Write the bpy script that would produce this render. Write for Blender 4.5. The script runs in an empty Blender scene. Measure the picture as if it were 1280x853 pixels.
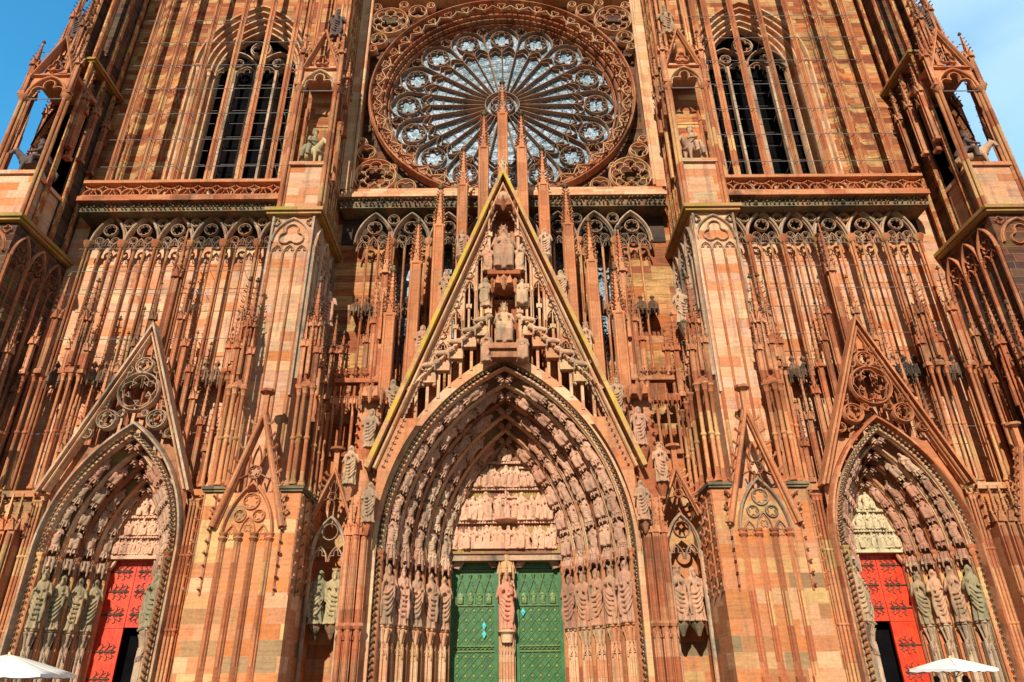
import bpy, math, random
from mathutils import Vector, Matrix
R_ = math.radians
PI = math.pi
rnd = random.Random(7)
scene = bpy.context.scene
COL = scene.collection

# ------------------------------------------------------------------ camera, sky, sun, exposure
cam_data = bpy.data.cameras.new("camera")
cam_data.sensor_width = 36.0
cam_data.lens = 860.0 / 1280.0 * 36.0
cam_data.shift_x = 9.5 / 1280.0
cam_data.clip_start = 0.1
cam_data.clip_end = 6000.0
cam = bpy.data.objects.new("camera", cam_data)
COL.objects.link(cam)
cam.matrix_world = (Matrix.Translation((0, 0, 1.6)) @ Matrix.Rotation(R_(90 + 26.5), 4, 'X')
                    @ Matrix.Rotation(R_(-0.5), 4, 'Z'))
scene.camera = cam

SUN_EL, SUN_AZ = 31.0, 12.5          # azimuth: degrees to the left of the facade's normal
world = bpy.data.worlds.new("World")
scene.world = world
world.use_nodes = True
nt = world.node_tree
for n in list(nt.nodes):
    nt.nodes.remove(n)
sky = nt.nodes.new('ShaderNodeTexSky')
sky.sky_type = 'NISHITA'
sky.sun_disc = False
sky.sun_elevation = R_(SUN_EL)
sky.sun_rotation = R_(180 + SUN_AZ)
sky.air_density = 1.0
sky.dust_density = 0.6
sky.ozone_density = 1.5
bg = nt.nodes.new('ShaderNodeBackground')
bg.inputs['Strength'].default_value = 0.075
hs = nt.nodes.new('ShaderNodeHueSaturation')
hs.inputs['Hue'].default_value = 0.482
hs.inputs['Saturation'].default_value = 1.38
hs.inputs['Value'].default_value = 1.9
# thin high cloud that thickens towards the south (right of the towers)
tc = nt.nodes.new('ShaderNodeTexCoord')
nz = nt.nodes.new('ShaderNodeTexNoise')
nz.inputs['Scale'].default_value = 3.0
nz.inputs['Detail'].default_value = 7
nz.inputs['Distortion'].default_value = .6
sp = nt.nodes.new('ShaderNodeSeparateXYZ')
mr = nt.nodes.new('ShaderNodeMapRange')
mr.inputs['From Min'].default_value = -0.05
mr.inputs['From Max'].default_value = 0.55
mr.inputs['To Max'].default_value = 1.5
ml = nt.nodes.new('ShaderNodeMath'); ml.operation = 'MULTIPLY'
mxw = nt.nodes.new('ShaderNodeMixRGB')
mxw.inputs['Color2'].default_value = (9.0, 12.0, 13.8, 1)
out = nt.nodes.new('ShaderNodeOutputWorld')
nt.links.new(tc.outputs['Generated'], nz.inputs['Vector'])
nt.links.new(tc.outputs['Generated'], sp.inputs[0])
nt.links.new(sp.outputs['X'], mr.inputs['Value'])
nt.links.new(mr.outputs[0], ml.inputs[0])
nt.links.new(nz.outputs['Fac'], ml.inputs[1])
# sky brightness scaled by direction: raised ahead, dimmed behind to cut fill light
my = nt.nodes.new('ShaderNodeMapRange')
my.inputs['From Min'].default_value = -0.3
my.inputs['From Max'].default_value = 0.45
my.inputs['To Min'].default_value = 0.3
my.inputs['To Max'].default_value = 3.35
nt.links.new(sp.outputs['Y'], my.inputs['Value'])
nt.links.new(my.outputs[0], hs.inputs['Value'])
nt.links.new(sky.outputs[0], hs.inputs['Color'])
nt.links.new(hs.outputs[0], mxw.inputs['Color1'])
nt.links.new(ml.outputs[0], mxw.inputs['Fac'])
nt.links.new(mxw.outputs[0], bg.inputs['Color'])
nt.links.new(bg.outputs[0], out.inputs['Surface'])

sun_data = bpy.data.lights.new("sun", 'SUN')
sun_data.energy = 5.0
sun_data.angle = R_(0.53)
sun_data.color = (1.0, 0.945, 0.83)
sun = bpy.data.objects.new("sun", sun_data)
COL.objects.link(sun)
sd = Vector((math.cos(R_(SUN_EL)) * math.sin(R_(SUN_AZ)), math.cos(R_(SUN_EL)) * math.cos(R_(SUN_AZ)), -math.sin(R_(SUN_EL))))
sun.rotation_euler = sd.to_track_quat('-Z', 'Y').to_euler()
sun.location = (-20, -40, 60)
vs_ = scene.view_settings
vs_.view_transform = 'Standard'
vs_.look = 'None'
vs_.gamma = 1.0
vs_.use_curve_mapping = False
vs_.exposure = 0.32

# ------------------------------------------------------------------ materials
def new_mat(name):
    m = bpy.data.materials.new(name)
    m.use_nodes = True
    t = m.node_tree
    for n in list(t.nodes):
        t.nodes.remove(n)
    o = t.nodes.new('ShaderNodeOutputMaterial')
    b = t.nodes.new('ShaderNodeBsdfPrincipled')
    t.links.new(b.outputs[0], o.inputs['Surface'])
    return m, t, b

class N:
    """small node-graph helper"""
    def __init__(s, t): s.t = t
    def put(s, sock, v):
        if isinstance(v, bpy.types.NodeSocket): s.t.links.new(v, sock)
        elif v is not None:
            sock.default_value = v
    def m(s, op, a, b=None, clamp=False):
        n = s.t.nodes.new('ShaderNodeMath'); n.operation = op; n.use_clamp = clamp
        s.put(n.inputs[0], a); s.put(n.inputs[1], b)
        return n.outputs[0]
    def mix(s, f, a, b, mode='MIX'):
        n = s.t.nodes.new('ShaderNodeMixRGB'); n.blend_type = mode
        s.put(n.inputs['Fac'], f); s.put(n.inputs['Color1'], a); s.put(n.inputs['Color2'], b)
        return n.outputs[0]
    def noise(s, vec, scale, detail=4, rough=0.55):
        n = s.t.nodes.new('ShaderNodeTexNoise')
        s.put(n.inputs['Vector'], vec); n.inputs['Scale'].default_value = scale
        n.inputs['Detail'].default_value = detail; n.inputs['Roughness'].default_value = rough
        return n.outputs['Fac']
    def ramp(s, f, stops, interp='LINEAR'):
        n = s.t.nodes.new('ShaderNodeValToRGB'); cr = n.color_ramp; cr.interpolation = interp
        while len(cr.elements) < len(stops): cr.elements.new(0.5)
        for e, (p, c) in zip(cr.elements, stops):
            e.position = p; e.color = (c[0], c[1], c[2], 1)
        s.put(n.inputs[0], f)
        return n.outputs[0]
    def white(s, a, b=None):
        n = s.t.nodes.new('ShaderNodeTexWhiteNoise'); n.noise_dimensions = '2D'
        c = s.t.nodes.new('ShaderNodeCombineXYZ')
        s.put(c.inputs[0], a); s.put(c.inputs[1], b if b is not None else 0.0)
        s.t.links.new(c.outputs[0], n.inputs['Vector'])
        return n.outputs['Value']
    def scalev(s, v, k):
        n = s.t.nodes.new('ShaderNodeMapping'); n.inputs['Scale'].default_value = k
        s.t.links.new(v, n.inputs['Vector']); return n.outputs[0]
    def thresh(s, v, a, b):
        n = s.t.nodes.new('ShaderNodeMapRange'); n.inputs['From Min'].default_value = a; n.inputs['From Max'].default_value = b
        s.put(n.inputs['Value'], v); return n.outputs[0]

def stone(name, stops, bw=0.9, bh=0.42, mortar=0.02, mcol=(0.30, 0.17, 0.10), stain=(0.05, 0.045, 0.035), stain_at=(0.60, 0.78),
          stain_k=0.8, lichen=None, lich_at=(0.62, 0.75), bump=0.35, var=0.25, streak=0.35, rough=0.9, st_scale=0.33, drip_k=0.6):
    m, t, b = new_mat(name)
    g = N(t)
    geo = t.nodes.new('ShaderNodeNewGeometry')
    pos, nor = geo.outputs['Position'], geo.outputs['True Normal']
    s1 = t.nodes.new('ShaderNodeSeparateXYZ'); t.links.new(pos, s1.inputs[0])
    s2 = t.nodes.new('ShaderNodeSeparateXYZ'); t.links.new(nor, s2.inputs[0])
    side = g.m('GREATER_THAN', g.m('ABSOLUTE', s2.outputs[0]), 0.72)
    du = g.m('SUBTRACT', s1.outputs[1], s1.outputs[0])
    u = g.m('ADD', s1.outputs[0], g.m('MULTIPLY', du, side))
    rag = g.noise(pos, 3.0, 2)
    zz = g.m('ADD', s1.outputs[2], g.m('MULTIPLY', rag, 0.05))
    zr = g.m('DIVIDE', zz, bh)
    row = g.m('FLOOR', zr)
    rr = g.white(row, 3.1)
    ub = g.m('ADD', g.m('MULTIPLY', g.m('DIVIDE', u, bw), g.m('ADD', 0.7, g.m('MULTIPLY', rr, 0.7))), g.m('MULTIPLY', rr, 37.3))
    ub = g.m('ADD', ub, g.m('MULTIPLY', rag, 0.05))
    cl = g.m('FLOOR', ub)
    cell = g.white(cl, row)
    cell2 = g.white(g.m('ADD', cl, 51.7), row)
    col = g.ramp(cell, stops)
    # sediment streaks and mottling inside the blocks
    st = g.noise(g.scalev(pos, (0.8, 0.8, 7.0)), 1.6, 4, 0.65)
    col = g.mix(streak, col, g.ramp(st, [(0.30, (0.30, 0.22, 0.18)), (0.55, (0.95, 0.92, 0.9)), (0.75, (1.35, 1.15, 1.0))]), 'MULTIPLY')
    fine = g.noise(pos, 9.0, 5, 0.7)
    col = g.mix(0.5, col, g.ramp(fine, [(0.3, (0.62, 0.58, 0.55)), (0.7, (1.3, 1.28, 1.25))]), 'MULTIPLY')
    oi = t.nodes.new('ShaderNodeObjectInfo')
    v = g.m('ADD', 1.0 - var * 0.5, g.m('MULTIPLY', oi.outputs['Random'], var))
    v = g.m('MULTIPLY', v, g.m('ADD', 0.88, g.m('MULTIPLY', cell2, 0.24)))
    hsv = t.nodes.new('ShaderNodeHueSaturation'); t.links.new(v, hsv.inputs['Value']); t.links.new(col, hsv.inputs['Color'])
    col = hsv.outputs[0]
    big = g.noise(g.scalev(pos, (1, 1, 0.55)), st_scale, 6, 0.68)
    if stain_k > 0:
        col = g.mix(g.m('MULTIPLY', g.thresh(big, *stain_at), stain_k), col, stain + (1,))
    drip = g.noise(g.scalev(pos, (2.6, 2.6, 0.22)), 1.0, 5, 0.7)
    col = g.mix(g.m('MULTIPLY', g.thresh(drip, .52, .72), drip_k), col, tuple(c * .8 for c in stain) + (1,))
    if lichen:
        li = g.noise(pos, 0.9, 6, 0.7)
        col = g.mix(g.m('MULTIPLY', g.thresh(li, *lich_at), 0.85), col, lichen + (1,))
    h = g.m('MULTIPLY', fine, 0.5)
    if mortar > 0:
        fu, fz = g.m('FRACT', ub), g.m('FRACT', zr)
        mk = g.m('MAXIMUM', g.m('LESS_THAN', fz, mortar / bh), g.m('LESS_THAN', fu, mortar / bw))
        col = g.mix(g.m('MULTIPLY', mk, 0.6), col, mcol + (1,))
        h = g.m('SUBTRACT', g.m('ADD', h, g.m('MULTIPLY', cell2, 0.25)), g.m('MULTIPLY', mk, 0.8))
    bp = t.nodes.new('ShaderNodeBump'); bp.inputs['Strength'].default_value = bump; bp.inputs['Distance'].default_value = 0.03
    t.links.new(h, bp.inputs['Height']); t.links.new(bp.outputs[0], b.inputs['Normal'])
    t.links.new(col, b.inputs['Base Color'])
    b.inputs['Roughness'].default_value = rough
    b.inputs['Specular IOR Level'].default_value = 0.25
    return m

def plain(name, c1, c2, scale=4.0, rough=0.6, metal=0.0, bump=0.1, detail=5):
    m, t, b = new_mat(name)
    g = N(t)
    geo = t.nodes.new('ShaderNodeNewGeometry')
    f = g.noise(geo.outputs['Position'], scale, detail, 0.65)
    t.links.new(g.ramp(f, [(0.32, c1), (0.68, c2)]), b.inputs['Base Color'])
    b.inputs['Roughness'].default_value = rough
    b.inputs['Metallic'].default_value = metal
    if bump:
        bp = t.nodes.new('ShaderNodeBump'); bp.inputs['Strength'].default_value = bump; bp.inputs['Distance'].default_value = 0.02
        t.links.new(f, bp.inputs['Height']); t.links.new(bp.outputs[0], b.inputs['Normal'])
    return m

RED = (0.355, 0.106, 0.045); ORG = (0.53, 0.182, 0.056); SAL = (0.51, 0.214, 0.10); PNK = (0.61, 0.335, 0.185)
YEL = (0.54, 0.335, 0.13); PAL = (0.62, 0.40, 0.24); GRY = (0.27, 0.19, 0.10); DRK = (0.13, 0.045, 0.025); BRN = (0.29, 0.085, 0.035)
M = {}
M['ashlar'] = stone('bay ashlar', [(0, PNK), (.16, (0.58, 0.22, 0.10)), (.32, PNK), (.5, (0.62, 0.37, 0.24)), (.66, (0.5, 0.26, 0.16)), (.8, (0.62, 0.42, 0.23)), (.9, SAL), (1, ORG)], 1.5, 0.46, mortar=.014, mcol=(.34, .15, .08), stain_k=.5)
M['lower'] = stone('plinth ashlar', [(0, SAL), (.22, ORG), (.42, SAL), (.55, YEL), (.7, PNK), (.84, ORG), (1, GRY)], 1.35, 0.5, mortar=0.02, mcol=(.42, .24, .14),
                   stain=(0.16, 0.12, 0.06), stain_at=(.62, .8), stain_k=.55)
M['tower'] = stone('tower ashlar', [(0, BRN), (.2, RED), (.4, ORG), (.55, YEL), (.68, SAL), (.82, YEL), (1, BRN)], 1.6, 0.40, streak=.75, mortar=.014, mcol=(.2, .1, .05),
                   stain=(0.10, 0.07, 0.03), stain_at=(.55, .75), stain_k=.6)
M['shaded'] = stone('mossy ashlar', [(0, (0.05, 0.02, 0.012)), (.3, (0.10, 0.035, 0.02)), (.5, (0.19, 0.06, 0.028)), (.7, (0.12, 0.075, 0.025)), (.85, (0.09, 0.03, 0.018)), (1, (0.13, 0.105, 0.035))], 0.9, 0.4,
                   streak=.7, stain=(0.05, 0.05, 0.045), stain_at=(.48, .66), stain_k=.75)  # mottled ashlar with the shade of the outer flanks lowered into its colour
M['carved'] = stone('carved sandstone', [(0, RED), (.35, (0.39, 0.125, 0.052)), (.65, SAL), (1, (0.47, 0.21, 0.105))], 1.4, 0.8, mortar=0.012, streak=.3,
                    var=.4, stain=(0.07, 0.04, 0.022), stain_at=(.50, .68), stain_k=.85, st_scale=.5)
M['shaft'] = stone('shaft sandstone', [(0, RED), (.3, (0.41, 0.131, 0.052)), (.6, (0.52, 0.21, 0.088)), (.85, SAL), (1, YEL)], 2.5, 1.1, mortar=0.015, streak=.25,
                   var=.45, stain=(0.09, 0.055, 0.025), stain_at=(.52, .72), stain_k=.75, st_scale=.4)
M['pale'] = stone('pale moulding stone', [(0, SAL), (.4, PNK), (.7, PAL), (1, (0.56, 0.33, 0.15))], 1.2, 0.6, mortar=0.014, streak=.2, var=.2,
                  stain=(0.14, 0.11, 0.06), stain_at=(.6, .76), stain_k=.6)
M['tracery'] = stone('weathered tracery stone', [(0, (0.46, 0.33, 0.21)), (.5, (0.52, 0.37, 0.25)), (1, (0.48, 0.25, 0.14))], 1.5, 1.2, mortar=0.0, streak=.3,
                     stain=(0.07, 0.065, 0.05), stain_at=(.46, .66), stain_k=.85, st_scale=.6)
M['shade_grime'] = stone('shaded grimy ashlar', [(0, (0.035, 0.03, 0.026)), (.5, (0.06, 0.045, 0.035)), (1, (0.09, 0.055, 0.035))], 1.5, 0.46, mortar=.014, mcol=(.03, .025, .02), stain_k=.5)  # deep shade behind the tracery heads put into the colour, plus grime
M['crocket'] = stone('sooty crocket stone', [(0, (0.14, 0.075, 0.045)), (.5, (0.22, 0.12, 0.07)), (1, (0.34, 0.19, 0.11))], 0.6, 0.5, mortar=0.0, streak=.4, var=.6, stain=(0.03, 0.03, 0.025), stain_at=(.5, .62))
M['crust'] = stone('black crusted stone', [(0, (0.15, 0.12, 0.07)), (.5, (0.22, 0.18, 0.10)), (1, (0.30, 0.15, 0.08))], 0.6, 0.5, mortar=0.0, streak=.4,
                   stain=(0.045, 0.04, 0.03), stain_at=(.45, .65), lichen=(0.22, 0.18, 0.07))
M['coping'] = stone('lichen coping', [(0, (0.44, 0.20, 0.10)), (.5, (0.5, 0.30, 0.14)), (1, (0.42, 0.2, 0.1))], 1.2, 0.9, mortar=0.015,
                    stain=(0.10, 0.10, 0.08), stain_at=(.62, .8), lichen=(0.50, 0.33, 0.02), lich_at=(.44, .62))
M['slab'] = stone('weathered slab', [(0, (0.40, 0.19, 0.08)), (.5, (0.44, 0.26, 0.1)), (1, (0.38, 0.18, 0.08))], 1.2, 0.9, mortar=0.015, stain=(0.07, 0.06, 0.04), stain_at=(.55, .7), lichen=(0.30, 0.21, 0.03), lich_at=(.45, .6))
M['gablet'] = stone('gable sandstone', [(0, (0.45, 0.152, 0.062)), (.5, (0.53, 0.21, 0.09)), (1, SAL)], 1.6, 0.9, mortar=0.01, streak=.2, var=.15, stain_k=.45)
M['figure'] = stone('statue sandstone', [(0, (0.44, 0.21, 0.12)), (.5, (0.5, 0.28, 0.17)), (1, (0.48, 0.32, 0.18))], 3, 3, mortar=0, streak=.15, var=.3,
                    stain=(0.17, 0.14, 0.09), stain_at=(.46, .66), stain_k=.75, st_scale=1.2, bump=.2)
M['voussoir'] = stone('archivolt figure stone', [(0, (0.40, 0.19, 0.12)), (.5, (0.47, 0.26, 0.17)), (1, (0.46, 0.33, 0.21))], 3, 3, mortar=0, streak=.15, var=.4,
                      stain=(0.13, 0.10, 0.06), stain_at=(.55, .72), stain_k=.6, st_scale=.9, bump=.2)
M['greenfig'] = stone('grey green statue stone', [(0, (0.24, 0.21, 0.12)), (.5, (0.30, 0.25, 0.14)), (1, (0.40, 0.27, 0.15))], 3, 3, mortar=0, streak=.15, var=.3,
                      stain=(0.12, 0.13, 0.085), stain_at=(.46, .66), stain_k=.7, st_scale=1.5, bump=.2)
M['creamfig'] = stone('cream statue stone', [(0, (0.42, 0.32, 0.16)), (.5, (0.5, 0.38, 0.21)), (1, (0.48, 0.30, 0.15))], 3, 3, mortar=0, streak=.15, var=.2,
                      stain=(0.25, 0.24, 0.12), stain_at=(.5, .7), stain_k=.6, st_scale=1.2, bump=.2)
M['redfig'] = stone('reddish statue stone', [(0, (0.46, 0.18, 0.10)), (.5, (0.54, 0.24, 0.15)), (1, (0.5, 0.2, 0.12))], 3, 3, mortar=0, streak=.15, stain_k=.4, st_scale=1.2, bump=.2)
M['darkfig'] = stone('dark statue stone', [(0, (0.07, 0.05, 0.045)), (.5, (0.11, 0.08, 0.07)), (1, (0.22, 0.09, 0.055))], 3, 3, mortar=0, stain_k=.4, bump=.2)
M['rosestone'] = stone('rose tracery stone', [(0, (0.30, 0.18, 0.12)), (.5, (0.36, 0.23, 0.15)), (1, (0.34, 0.17, 0.10))], 1.5, 1.2, mortar=0.0, streak=.3,
                     stain=(0.07, 0.06, 0.045), stain_at=(.5, .7), stain_k=.7, st_scale=.6)
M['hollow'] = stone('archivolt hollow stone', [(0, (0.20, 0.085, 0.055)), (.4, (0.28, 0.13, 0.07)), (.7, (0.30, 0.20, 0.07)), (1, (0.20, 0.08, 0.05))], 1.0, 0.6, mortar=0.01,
                    stain=(0.16, 0.13, 0.04), stain_at=(.5, .66), stain_k=.75, st_scale=.25)  # shade of the recesses deepened into the stone colour, with yellowish staining
M['relief'] = stone('tympanum relief stone', [(0, (0.56, 0.29, 0.18)), (.5, (0.60, 0.34, 0.22)), (1, (0.58, 0.39, 0.24))], 2, 2, mortar=0, streak=.1, stain_k=.4, bump=.2)
M['creamrelief'] = stone('cream relief stone', [(0, (0.52, 0.40, 0.22)), (.5, (0.58, 0.46, 0.28)), (1, (0.52, 0.42, 0.24))], 2, 2, mortar=0, streak=.1, stain_k=.3, bump=.2)
M['red'] = plain('red door paint', (0.50, 0.024, 0.005), (0.76, 0.060, 0.010), 3.2, 0.5, 0, .06)
M['green'] = plain('green bronze', (0.012, 0.075, 0.018), (0.045, 0.165, 0.04), 3.0, 0.42, 0.0, .25)
M['greenrelief'] = plain('olive bronze relief', (0.05, 0.12, 0.03), (0.18, 0.21, 0.05), 5.0, 0.45, 0.0, .3)
M['turq'] = plain('turquoise plate', (0.04, 0.38, 0.38), (0.12, 0.58, 0.54), 6, 0.3, 0, 0)
M['iron'] = plain('dark wrought iron', (0.05, 0.03, 0.02), (0.12, 0.06, 0.03), 8, 0.6, 0.0, .2)
M['bar'] = plain('grey tie rod', (0.22, 0.2, 0.2), (0.4, 0.38, 0.36), 3, 0.45, 0.5, 0)
M['void'] = plain('unlit interior', (0.004, 0.004, 0.005), (0.008, 0.007, 0.007), 1, 0.9, 0, 0)
M['void'].node_tree.nodes['Principled BSDF'].inputs['Specular IOR Level'].default_value = 0.0
M['white'] = plain('white canvas', (0.72, 0.71, 0.68), (0.8, 0.79, 0.77), 2, 0.8, 0, .05)
M['pole'] = plain('cream pole', (0.6, 0.5, 0.3), (0.66, 0.56, 0.36), 3, 0.5, 0, 0)
M['paving'] = stone('square paving', [(0, (0.085, 0.07, 0.06)), (.5, (0.11, 0.09, 0.075)), (1, (0.10, 0.08, 0.065))], 0.3, 0.3, mortar=.02, stain_k=.2)
M['cloth'] = plain('dark clothing', (0.02, 0.02, 0.03), (0.05, 0.04, 0.05), 5, 0.9, 0, .1)
M['hair'] = plain('brown hair', (0.02, 0.01, 0.006), (0.05, 0.025, 0.012), 30, 0.6, 0, .2)
M['skin'] = plain('skin', (0.45, 0.24, 0.16), (0.5, 0.27, 0.19), 5, 0.6, 0, 0)

def glass_mat():
    m, t, b = new_mat('leaded rose glass')
    g = N(t)
    geo = t.nodes.new('ShaderNodeNewGeometry'); pos = geo.outputs['Position']
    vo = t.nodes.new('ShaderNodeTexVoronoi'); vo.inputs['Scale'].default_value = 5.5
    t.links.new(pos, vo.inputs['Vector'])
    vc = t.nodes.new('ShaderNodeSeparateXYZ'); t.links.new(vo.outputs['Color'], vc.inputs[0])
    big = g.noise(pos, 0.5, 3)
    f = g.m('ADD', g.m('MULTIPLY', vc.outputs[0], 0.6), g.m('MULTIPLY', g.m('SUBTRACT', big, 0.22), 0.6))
    col = g.ramp(f, [(0.05, (0.03, 0.09, 0.115)), (0.25, (0.09, 0.18, 0.22)), (0.45, (0.20, 0.28, 0.34)), (0.7, (0.33, 0.41, 0.50)), (0.95, (0.38, 0.43, 0.52))])  # paler stops carry the reflected sky as pane colour
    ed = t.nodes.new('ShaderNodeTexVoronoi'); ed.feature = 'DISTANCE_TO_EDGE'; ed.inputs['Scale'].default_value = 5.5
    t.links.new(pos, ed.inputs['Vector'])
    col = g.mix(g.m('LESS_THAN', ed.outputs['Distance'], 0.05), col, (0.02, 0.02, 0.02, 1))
    t.links.new(col, b.inputs['Base Color'])
    b.inputs['Roughness'].default_value = 0.5
    b.inputs['Specular IOR Level'].default_value = 0.35
    bp = t.nodes.new('ShaderNodeBump'); bp.inputs['Strength'].default_value = 0.25; bp.inputs['Distance'].default_value = 0.02
    t.links.new(vc.outputs[1], bp.inputs['Height']); t.links.new(bp.outputs[0], b.inputs['Normal'])
    return m
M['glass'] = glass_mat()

# ------------------------------------------------------------------ mesh builder
class MB:
    def __init__(s, sx=1): s.v, s.f, s.sx = [], [], sx
    def add(s, vs, fs):
        n = len(s.v)
        s.v.extend(tuple(p) for p in vs)
        s.f.extend(tuple(i + n for i in f) for f in fs)
    def addm(s, o, mtx):
        s.add([mtx @ Vector(p) for p in o.v], o.f)
    def map(s, fn):
        s.v = [fn(*p) for p in s.v]; return s
    def box(s, x0, x1, y0, y1, z0, z1):
        s.add([(x0, y0, z0), (x1, y0, z0), (x1, y1, z0), (x0, y1, z0), (x0, y0, z1), (x1, y0, z1), (x1, y1, z1), (x0, y1, z1)],
              [(0, 3, 2, 1), (4, 5, 6, 7), (0, 1, 5, 4), (1, 2, 6, 5), (2, 3, 7, 6), (3, 0, 4, 7)])
    def lathe(s, x, y, prof, n=8, rot=0.0, sy=1.0):
        vs, fs = [], []
        for (r, z) in prof:
            for k in range(n):
                a = rot + 2 * PI * k / n
                vs.append((x + r * math.cos(a), y + r * sy * math.sin(a), z))
        m = len(prof)
        for j in range(m - 1):
            for k in range(n):
                k2 = (k + 1) % n
                fs.append((j * n + k, j * n + k2, (j + 1) * n + k2, (j + 1) * n + k))
        fs.append(tuple(range(n - 1, -1, -1)))
        fs.append(tuple((m - 1) * n + k for k in range(n)))
        s.add(vs, fs)
    def tube(s, pts, r, n=6, cap=True):
        pts = [Vector(p) for p in pts]
        rs = r if isinstance(r, (list, tuple)) else [r] * len(pts)
        vs, fs = [], []
        t0 = (pts[1] - pts[0]).normalized()
        ref = Vector((0, 1, 0)) if abs(t0.y) < 0.9 else Vector((1, 0, 0))
        for i, p in enumerate(pts):
            a, c = pts[max(0, i - 1)], pts[min(len(pts) - 1, i + 1)]
            t = (c - a)
            t = t.normalized() if t.length > 1e-9 else t0
            x = ref - t * ref.dot(t)
            x = x.normalized() if x.length > 1e-6 else t.orthogonal().normalized()
            y = t.cross(x)
            ref = x
            for k in range(n):
                q = 2 * PI * (k + .5) / n
                vs.append(p + (x * math.cos(q) + y * math.sin(q)) * rs[i])
        for j in range(len(pts) - 1):
            for k in range(n):
                k2 = (k + 1) % n
                fs.append((j * n + k, j * n + k2, (j + 1) * n + k2, (j + 1) * n + k))
        if cap:
            fs.append(tuple(range(n - 1, -1, -1)))
            fs.append(tuple((len(pts) - 1) * n + k for k in range(n)))
        s.add(vs, fs)
    def sweep(s, path, y, w, d, closed=False, kind='roll'):
        """a moulding of width w and depth d run along a path in the XZ plane, its front face at y"""
        if kind == 'roll': prof = [(-.5, 1), (-.5, .45), (-.2, 0), (.2, 0), (.5, .45), (.5, 1)]
        elif kind == 'flat': prof = [(-.5, 1), (-.5, 0), (.5, 0), (.5, 1)]
        elif kind == 'step': prof = [(-.5, 1), (-.5, .5), (-.32, .42), (-.28, .12), (-.1, 0), (.1, 0), (.28, .12), (.32, .42), (.5, .5), (.5, 1)]
        n = len(path); np_ = len(prof)
        vs, fs = [], []
        for i, (px, pz) in enumerate(path):
            if closed: a, c = path[i - 1], path[(i + 1) % n]
            else: a, c = path[max(i - 1, 0)], path[min(i + 1, n - 1)]
            def unit(q0, q1):
                dx, dz = q1[0] - q0[0], q1[1] - q0[1]
                L = math.hypot(dx, dz)
                return (dx / L, dz / L) if L > 1e-9 else None
            t1, t2 = unit(a, (px, pz)), unit((px, pz), c)
            t1 = t1 or t2; t2 = t2 or t1
            tx, tz = t1[0] + t2[0], t1[1] + t2[1]
            L = math.hypot(tx, tz)
            if L < 1e-6: tx, tz, L = t1[0], t1[1], 1
            tx, tz = tx / L, tz / L
            cs = max(0.45, tx * t1[0] + tz * t1[1])
            nx, nz = tz / cs, -tx / cs
            for (o, q) in prof:
                vs.append((px + nx * o * w, y + q * d, pz + nz * o * w))
        for i in range(n if closed else n - 1):
            i2 = (i + 1) % n
            for k in range(np_ - 1):
                fs.append((i * np_ + k, i * np_ + k + 1, i2 * np_ + k + 1, i2 * np_ + k))
            fs.append((i * np_ + np_ - 1, i * np_, i2 * np_, i2 * np_ + np_ - 1))
        if not closed:
            fs.append(tuple(range(np_))[::-1]); fs.append(tuple((n - 1) * np_ + k for k in range(np_)))
        s.add(vs, fs)
    def ribbon(s, A, B):
        n = len(A)
        s.add(list(A) + list(B), [(i, i + 1, n + i + 1, n + i) for i in range(n - 1)])
    def slab(s, poly, y0, y1):
        """convex polygon in XZ given counter-clockwise seen from the front, extruded from y0 to y1"""
        n = len(poly)
        s.add([(x, y0, z) for x, z in poly] + [(x, y1, z) for x, z in poly],
              [tuple(range(n)), tuple(range(2 * n - 1, n - 1, -1))] + [(i, n + i, n + (i + 1) % n, (i + 1) % n) for i in range(n)])
    def build(s, name, mat, parent=None, smooth=True, ang=38):
        me = bpy.data.meshes.new(name)
        vs, fs = s.v, s.f
        if s.sx < 0:
            vs = [(-x, y, z) for x, y, z in vs]; fs = [f[::-1] for f in fs]
        me.from_pydata(vs, [], fs)
        me.materials.append(mat)
        if smooth:
            me.shade_smooth()
            me.set_sharp_from_angle(angle=R_(ang))
        me.update()
        o = bpy.data.objects.new(name, me)
        COL.objects.link(o)
        if parent: adopt(o, parent)
        return o

def adopt(o, parent):
    o.parent = parent
    o.matrix_parent_inverse = Matrix.Translation(parent.location).inverted() if parent.type == 'EMPTY' else Matrix.Identity(4)

def tag(o, label, cat, group=None, kind=None):
    if label: o['label'] = label
    if cat: o['category'] = cat
    if group: o['group'] = group
    if kind: o['kind'] = kind
    return o

# ---------------- 2D paths
def circ(cx, cz, r, n=32, a0=0.0): return [(cx + r * math.cos(a0 + 2 * PI * k / n), cz + r * math.sin(a0 + 2 * PI * k / n)) for k in range(n)]
def pointed(xc, zs, half, h, n=12):
    Rr = (half * half + h * h) / (2 * half)
    th = math.atan2(h, Rr - half)
    rt = [(xc + half - Rr + Rr * math.cos(th * k / n), zs + Rr * math.sin(th * k / n)) for k in range(n + 1)]
    return rt + [(2 * xc - x, z) for x, z in rt[-2::-1]]
def foil(cx, cz, r, n, rot=PI / 2, seg=7):
    out_ = []
    d = r * (0.52 if n < 6 else 0.66); lr = r * (0.46 if n < 6 else 0.33)
    for k in range(n):
        a = rot + 2 * PI * k / n
        for j in range(seg):
            b = a + (j / (seg - 1) - .5) * 2 * R_(112 if n < 6 else 105)
            out_.append((cx + d * math.cos(a) + lr * math.cos(b), cz + d * math.sin(a) + lr * math.sin(b)))
    return out_
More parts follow.
